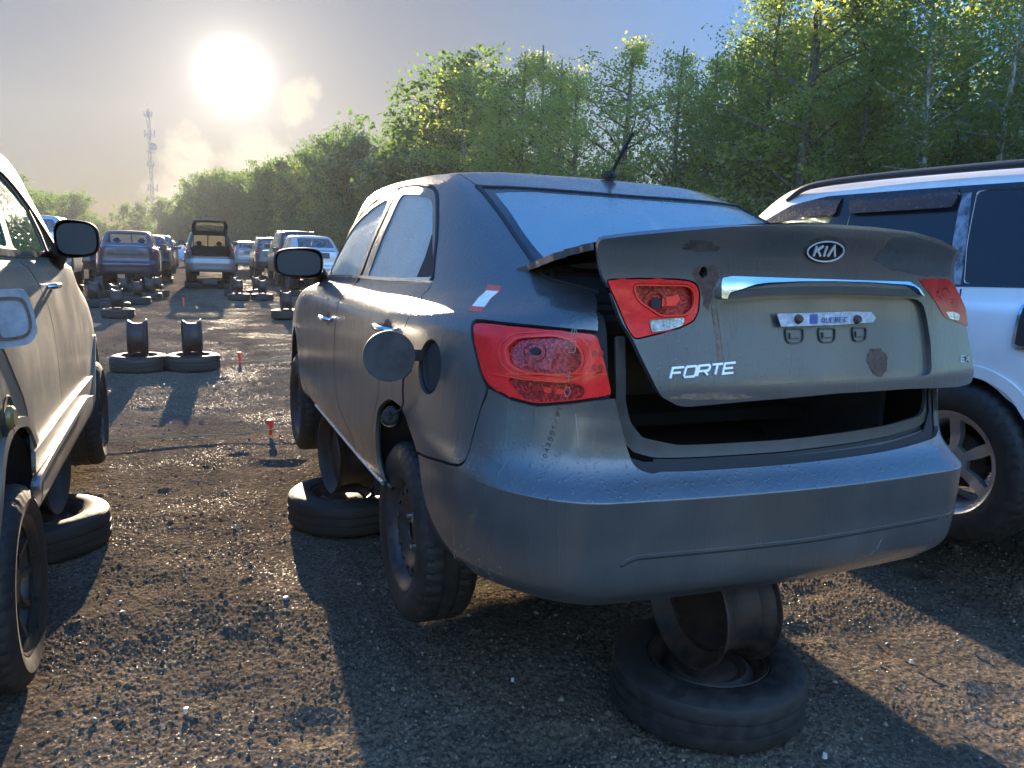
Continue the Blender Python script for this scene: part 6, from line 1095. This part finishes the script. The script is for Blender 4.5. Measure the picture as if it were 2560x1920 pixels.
for ri, rowp in enumerate(TREES):
    for (x, y, h, px, d) in rowp:
        if d > 62:
            plant('round' if d > 120 or trr.random() < .4 else 'open', x, y, h*.93*trr.choice((.62, .8, .92, 1.0, 1.04)), 'hazy leafy tree in the far treeline round the yard', 'tree', 'trees of the far treeline', wide=trr.uniform(.85, 1.25)*(1.15 if h < 10 else .9))
            if ri == 0 and d < 130: plant('scrub', x-2.5*math.sin(.4), y-3.5, trr.uniform(3.5, 6), 'low dark shrub at the foot of the far treeline', 'shrub', 'shrubs along the far treeline', wide=1.3)
        elif ri == 0:
            if 900 < px < 1600 and trr.random() < .30: continue
            if 900 < px < 1600: k = 'open'
            else: k = trr.choice(('tall', 'tall', 'open', 'birch'))
            lab = {'open': 'loose-crowned yellow-green tree with sky showing through, behind the charcoal sedan roof', 'tall': 'tall dense green tree at the front of the wood', 'birch': 'slim white-barked birch at the front edge of the wood'}[k]
            cntk[k] = cntk.get(k, 0)+1; od = ORD[cntk[k]-1]
            lab = {'open': od+' loose-crowned tree from the left above the charcoal sedan roof, sky showing through', 'tall': od+' dense dark green tree along the front of the wood', 'birch': od+' white-barked birch from the left at the edge of the wood'}[k]
            plant(k, x, y, h, lab, 'tree', {'open': 'loose-crowned trees', 'tall': 'dense trees at the front of the wood', 'birch': 'white-barked birches'}[k], wide=trr.uniform(.9, 1.15))
            for q in range(2): plant('bush', x-1.2+trr.uniform(-1.4, 1.4), y-1.8+trr.uniform(-1, 1), trr.uniform(2.4, 4.6), 'leafy green shrub at the foot of the wood', 'shrub', 'shrubs along the wood')
        elif px > 1560 or trr.random() < .55:
            plant(trr.choice(('tall', 'tall', 'open', 'birch') if px > 1560 else ('open', 'tall', 'birch')), x, y, h*(trr.uniform(.8, 1.03) if px > 1560 else trr.uniform(.45, .75)), 'green tree standing deeper in the wood', 'tree', TG, wide=1.2)
            plant('scrub', x, y, trr.uniform(4, 7.5), 'dark understorey shrub deeper in the wood', 'shrub', 'understorey shrubs', wide=1.1)
for k in range(29):      # the wood closes the yard behind the viewer too
    a = math.radians(100+k*8); d = (30 if k < 19 else 52)+6*math.sin(k*2.3)
    plant(trr.choice(('tall', 'round', 'open')), d*math.sin(a), d*math.cos(a), trr.uniform(10, 15), 'leafy tree beyond the near end of the yard', 'tree', 'trees beyond the near end of the yard', wide=1.5)
for ps in PROTO.values():
    for p in ps:
        if not p['_used']:
            for ch in list(p.children): bpy.data.objects.remove(ch)
            bpy.data.objects.remove(p)
for o in list(bpy.data.objects):
    for k in ('_h', '_used'):
        if k in o.keys(): del o[k]

# ---------------------------------------------------------------- mast
def mast():
    root = empty('radio_mast', (-8.9, 300, 0)); tag(root, 'slim lattice radio mast with clustered antennas above the far trees', 'mast')
    root.rotation_euler = (0, math.radians(-.3), 0); H = 47; w = .55; mb = MB(); cs = [(w*math.cos(a), w*math.sin(a)) for a in (PI/2, PI/2+2*PI/3, PI/2+4*PI/3)]
    for c in cs: mb.tube([(c[0], c[1], 0), (c[0], c[1], H)], .11, 5)
    k = 0
    while k*1.1 < H-1.1:
        for i in range(3):
            a, b = cs[i], cs[(i+1) % 3]; z = k*1.1; mb.tube([(a[0], a[1], z), (b[0], b[1], z+1.1)] if k % 2 else [(b[0], b[1], z), (a[0], a[1], z+1.1)], .055, 4, False)
        k += 1
    mb.build('lattice', M['galv'], root); mb = MB(); mb.tube([(0, 0, H), (0, 0, H+3)], .05, 5); mb.build('whip', M['galv'], root)
    for z, n, rr, hh in ((45.3, 4, 1.2, 1.8), (39, 5, 1.7, 2.2), (21.2, 3, 1.7, 2.4), (13.5, 5, 2.4, 2.2), (10.8, 4, 1.6, 2.4), (29.0, 2, 1.2, 1.6), (33, 2, 1.8, .3)):
        mb = MB()
        for i in range(n):
            a = 2*PI*i/n+z; x, y = rr*math.cos(a), rr*math.sin(a)*.7; mb.box((x, y, z), (.38, .22, hh)); mb.tube([(0, 0, z), (x, y, z)], .07, 4)
        mb.tube([(rr*math.cos(2*PI*i/10), rr*math.sin(2*PI*i/10)*.7, z-hh*.25) for i in range(11)], .06, 4); mb.build('antenna_cluster', M['galv'], root)
    mb = MB(); mb.lathe([(0, .1), (.9, .35), (1.25, .7), (1.15, .5), (0, 0)], 24, Matrix.Translation((1.1, -1.0, 34.5)) @ Matrix.Rotation(PI/2-.2, 4, 'X')); mb.build('dish', M['galv'], root)
mast()

# ---------------------------------------------------------------- cars
build_forte(); build_left(); build_right()
def hatchnet():
    N = np.array(SUVL); N[8:, :, 2] -= .16; N[7, :, 2] -= .05; N[10:, :, 2] -= .02; return N
SEDAN = np.array(FORTE); HATCH = hatchnet()
sn = SEDAN.copy()
M['p_purple'] = paint('plum_grey_paint', (.035, .028, .040), .35, .4, drops=.2, dirtamt=.15); M['p_dark'] = paint('black_car_paint', (.018, .018, .020), .3, .3, drops=.2, dirtamt=.12); M['p_grey'] = paint('mid_grey_paint', (.16, .16, .165), .35, .5, drops=.2)
M['p_silver'] = paint('silver_car_paint', (.42, .43, .45), .35, .5, drops=.2); M['p_blue'] = paint('pale_blue_paint', (.12, .22, .34), .35, .3, drops=.2)
far = dict(wheel_kind='steel', wheel_mat=M['steel_black'])
shell_car('parked_car', 'plum grey sedan facing away down the aisle, headrests in its rear window', 'car', SEDAN, (-1.60, 26.6, .34), 0, M['p_purple'], 'sedan', M['clear_glass'], lamp_mat=M['red_mid'], rear_clear=True, **far)
# hatchback with its tailgate up
hc, HS = shell_car('parked_car', 'dark hatchback with its tailgate raised high in the middle of the aisle', 'car', HATCH, (.92, 30.6, .34), 0, M['p_dark'], 'suv', M['clear_glass'], tailgate=False, rear_clear=True, lamp_mat=M['red_mid'], bumper_mat=M['p_grey'], **far)
TS = lambda a, b: np.stack([np.asarray(a)*(1-.12*np.asarray(b)), .30-.55*np.asarray(b)+.10*np.asarray(a)**2, 1.52+.42*np.asarray(b)+.10*np.sin(np.asarray(b)*3)-.10*np.asarray(a)**2], -1)
tg = panel('tailgate', TS, rounded([(-.60, -.05), (.60, -.05), (.64, .5), (.58, 1.0), (-.58, 1.0), (-.64, .5)], .12, 3), M['p_dark'], hc, [rounded([(-.46, .12), (.46, .12), (.50, .45), (.46, .72), (-.46, .72), (-.50, .45)], .1, 3)], 0, .03, 0, .12, .12)
panel('tailgate_window', TS, rounded([(-.46, .12), (.46, .12), (.50, .45), (.46, .72), (-.46, .72), (-.50, .45)], .1, 3), M['see_glass'], tg, [], -.005, .003, -.01, .12, .12)
mb = MB(); mb.tube([(-.58, .28, 1.0), (-.54, .12, 1.72)], .012, 6); mb.tube([(.58, .28, 1.0), (.54, .12, 1.72)], .012, 6); mb.build('gas_strut', M['black_plastic'], hc)
FC = [  # net, x, y, raise, heading, paint, kind, label
 (SEDAN, 4.00, 25.6, .50, .03, 'p_silver', 'sedan', 'silver sedan just beyond the door mirror of the charcoal sedan'),
 (SUVL, 4.35, 32.6, .45, .02, 'p_dark', 'suv', 'dark station wagon whose lit flank shows right of the raised tailgate'),
 (HATCH, 4.05, 39.8, .45, .0, 'p_dark', 'suv', 'black hatchback next beyond the dark wagon, sun glinting on its roof'),
 (SEDAN, 3.6, 48.5, .45, .0, 'p_grey', 'sedan', 'grey sedan third back in the right hand row'),
 (SEDAN, 3.9, 57.5, .4, .0, 'p_dark', 'sedan', 'far dark sedan, last seen in the right hand row'),
 (SUVR, 8.2, 33.5, .45, .0, 'p_grey', 'suv', 'grey crossover half hidden behind the silver sedan'),
 (SUVL, -3.95, 25.9, .5, .0, 'p_silver', 'suv', 'pale wagon behind the black door mirror at the left'),
 (HATCH, -3.85, 33.0, .45, .02, 'p_dark', 'suv', 'dark hatchback glinting just left of the plum sedan'),
 (SEDAN, -1.35, 34.6, .45, .0, 'p_dark', 'sedan', 'black sedan parked just beyond the plum grey sedan'),
 (HATCH, -1.25, 42.5, .45, .0, 'p_grey', 'suv', 'small grey hatchback third along the left hand row'),
 (SEDAN, -1.3, 50.5, .45, .0, 'p_dark', 'sedan', 'dark sedan far down the left hand row'),
 (SEDAN, -1.2, 59.0, .45, .0, 'p_grey', 'sedan', 'tiny grey sedan at the far end of the left row'),
 (SEDAN, 1.3, 69.0, .3, PI/2, 'p_blue', 'sedan', 'pale blue car standing side-on across the end of the aisle'),
 (SUVL, -6.6, 41, .45, .0, 'p_dark', 'suv', 'dark wagon in the outer left row under the trees'),
 (SUVR, 1.35, 40.5, .45, .0, 'p_dark', 'suv', 'dark crossover directly behind the open hatchback'),
]
for (net, x, y, z, rz, pm, kd, lb) in FC:
    cc_, _ = shell_car('parked_car', lb, 'car', net, (x, y, max(.2, z-.15)), rz, M[pm], kd, M['clear_glass'], lamp_mat=M['red_mid'], rails=(pm == 'p_dark' and kd == 'suv'), **far)

for o in col.objects:
    if o.type == 'EMPTY' and o.get('category') == 'car' and o.location.y > 20: o.scale = (1, 1, 1.11)
# ---------------------------------------------------------------- stands
proto = make_stand(); first = True
STG = 'welded wheel stands standing empty in the aisle'; STH = 'welded wheel stands holding up cars'
ST = [(-.55, 10.42, .0, 'left one of the nearest pair of empty wheel stands', 'two wheel stands in the open aisle'), (.055, 10.36, .06, 'right one of the nearest pair of empty wheel stands', 'two wheel stands in the open aisle'),
 (-1.32, 18.4, .0, 'empty wheel stand beside the fender of the tan crossover', None), (-.92, 24.6, .0, 'front stand of the cluster before the plum sedan, with its tyre in the sun', None), (-1.62, 24.8, .1, 'left stand of the cluster before the plum sedan', None),
 (-.75, 25.9, .0, 'stand under the right tail of the plum sedan', None), (-1.50, 20.4, .0, 'wheel stand close behind the one beside the tan fender', None), (-2.3, 25.7, .0, 'stand under the left tail of the plum sedan', None), (-2.05, 21.6, .0, 'wheel stand furthest left in the aisle before the plum sedan', None), (-1.15, 22.6, .1, 'wheel stand midway between the tan fender and the plum sedan', None),
 (1.46, 24.35, .0, 'front left stand of the block of four', None), (2.12, 24.35, .0, 'front right stand of the block of four', None), (1.46, 26.6, .05, 'rear left stand of the block of four', None), (2.14, 26.7, .0, 'rear right stand of the block of four', None),
 (2.05, 17.9, .0, 'wheel stand just left of the charcoal sedan fender', None), (2.50, 18.1, .1, 'wheel stand half hidden by the charcoal sedan fender', None),
 (.80, 4.25, .10, 'wheel stand under the side sill of the charcoal sedan', None), (1.60, 2.02, .0, 'wheel stand under the rear bumper of the charcoal sedan', None), (2.2, 4.25, .0, 'wheel stand under the hidden sill of the charcoal sedan', None),
 (-.72, 4.33, -.12, 'wheel stand under the side sill of the tan crossover', None), (-2.1, 4.5, .0, 'wheel stand under the hidden sill of the tan crossover', None), (3.55, 4.6, .0, 'wheel stand under the silver white crossover', None), (4.5, 4.6, 0., 'wheel stand on the hidden side of the silver white crossover', None)]
for (x, y, rz, lb, gp) in ST:
    o = proto if first else copy_tree(proto); first = False; o.location = (x, y, 0); o.rotation_euler = (0, 0, rz); o.scale = (1, 1, 1) if 'crossover' not in lb and 'charcoal sedan' not in lb else (1, 1, .97 if 'rear bumper' not in lb else .92)
    tag(o, lb, 'wheel stand', gp)
for (cx, cy) in ((-1.6, 26.6), (.92, 30.6), (4.0, 25.6), (4.35, 32.6), (4.05, 39.8), (-3.95, 25.9), (-3.85, 33.0), (-1.35, 34.6)):
    for dx in (-.6, .6):
        for dy in (1.1, 3.0):
            if abs(cx+1.6) < .1 and dy < 2: continue
            o = copy_tree(proto); o.location = (cx+dx, cy+dy, 0); o.scale = (1, 1, 1.1); tag(o, 'dark wheel stand in the shade beneath a far raised car', 'wheel stand', 'wheel stands beneath the far cars')

# ---------------------------------------------------------------- cords, pegs, scraps
for pts, lb in (([(-2.2, 6.2, .03), (-.9, 6.42, .05), (-.3, 6.52, .035), (.35, 6.50, .03), (.62, 6.48, .05), (1.2, 6.45, .05), (3.2, 6.4, .03)], 'thin yellow cord across the gravel between the two near cars'),
                ([(.20, 10.50, .06), (.5, 10.60, .05), (1.1, 10.72, .05), (1.6, 10.6, .04), (3., 10.4, .03)], 'thin yellow cord running right from the nearest pair of stands')):
    mb = MB(); mb.tube(spline(pts, 5), .0055, 6); o = mb.build('cord', M['rope']); tag(o, lb, 'cord')
for x, y, h, lb in ((.60, 6.50, .13, 'fluorescent red marker peg at the near yellow cord'), (.63, 10.75, .16, 'fluorescent red marker peg by the farther yellow cord'), (-.05, 21.8, .22, 'faint red peg in the shadow of the raised hatchback')):
    mb = MB(); mb.tube([(x, y, 0), (x+.004, y, h*.5), (x-.003, y, h)], [.012, .018, .022], 8); mb.box((x, y+.004, h*.82), (.055, .010, h*.3), bev=.003); o = mb.build('marker_peg', M['peg']); tag(o, lb, 'marker peg')
M['scrap'] = simple('pale_scrap', (.40, .40, .39), .5, nscale=90, namt=.3); M['scrap_red'] = simple('red_scrap', (.5, .06, .04), .5)
sr = random.Random(8)
SC = [(1.02, 2.35, 'w'), (1.22, 1.72, 'w'), (1.75, 1.62, 'w'), (2.5, 1.95, 'w'), (2.35, 2.75, 'w'), (.35, 3.3, 'w'), (-.05, 2.55, 'w'), (.2, 4.3, 'w'), (.25, 8.9, 'w'), (-.25, 9.2, 'w'), (.55, 8.3, 'r'), (1.9, 2.45, 'w'), (.1, 12.8, 'w'), (.9, 9.6, 'w'), (1.35, 2.02, 'w')]+[(sr.uniform(-.6, 2.9), sr.uniform(1.5, 9.5), 'w') for _ in range(8)]
for x, y, k in SC:
    s = sr.uniform(.007, .014); n = sr.randint(5, 7); a0 = sr.uniform(0, 6); ring = [(x+s*math.cos(a0+2*PI*i/n)*sr.uniform(.6, 1.2), y+s*math.sin(a0+2*PI*i/n)*sr.uniform(.5, 1.)) for i in range(n)]; mb = MB()
    lo = [mb.bm.verts.new((a, b, .010)) for a, b in ring]; hi = [mb.bm.verts.new((a*.8+x*.2, b*.8+y*.2, .022+sr.uniform(-.003, .004))) for a, b in ring]
    for i in range(n): mb.bm.faces.new((lo[i], lo[(i+1) % n], hi[(i+1) % n], hi[i]))
    mb.bm.faces.new(hi); o = mb.build('debris_chip', M['scrap'] if k == 'w' else M['scrap_red'], smooth=20)
    tag(o, 'small pale chip of broken plastic lying on the gravel' if k == 'w' else 'small red chip of broken lens lying on the gravel', 'chip', 'pale chips on the gravel' if k == 'w' else None)

# ---------------------------------------------------------------- air
mb = MB(); mb.box((0, 140, 25.5), (400, 400, 54)); hz = mb.build('haze', None); hz.data.materials.clear()
hm = bpy.data.materials.new('haze'); hm.use_nodes = True; t = hm.node_tree; t.nodes.clear(); o_ = t.nodes.new('ShaderNodeOutputMaterial'); v_ = t.nodes.new('ShaderNodeVolumePrincipled')
v_.inputs['Color'].default_value = (.86, .87, .92, 1); v_.inputs['Density'].default_value = HAZE; v_.inputs['Anisotropy'].default_value = .3; t.links.new(v_.outputs[0], o_.inputs['Volume']); hz.data.materials.append(hm)
tag(hz, 'warm morning haze in the air over the yard', 'haze', kind='stuff')
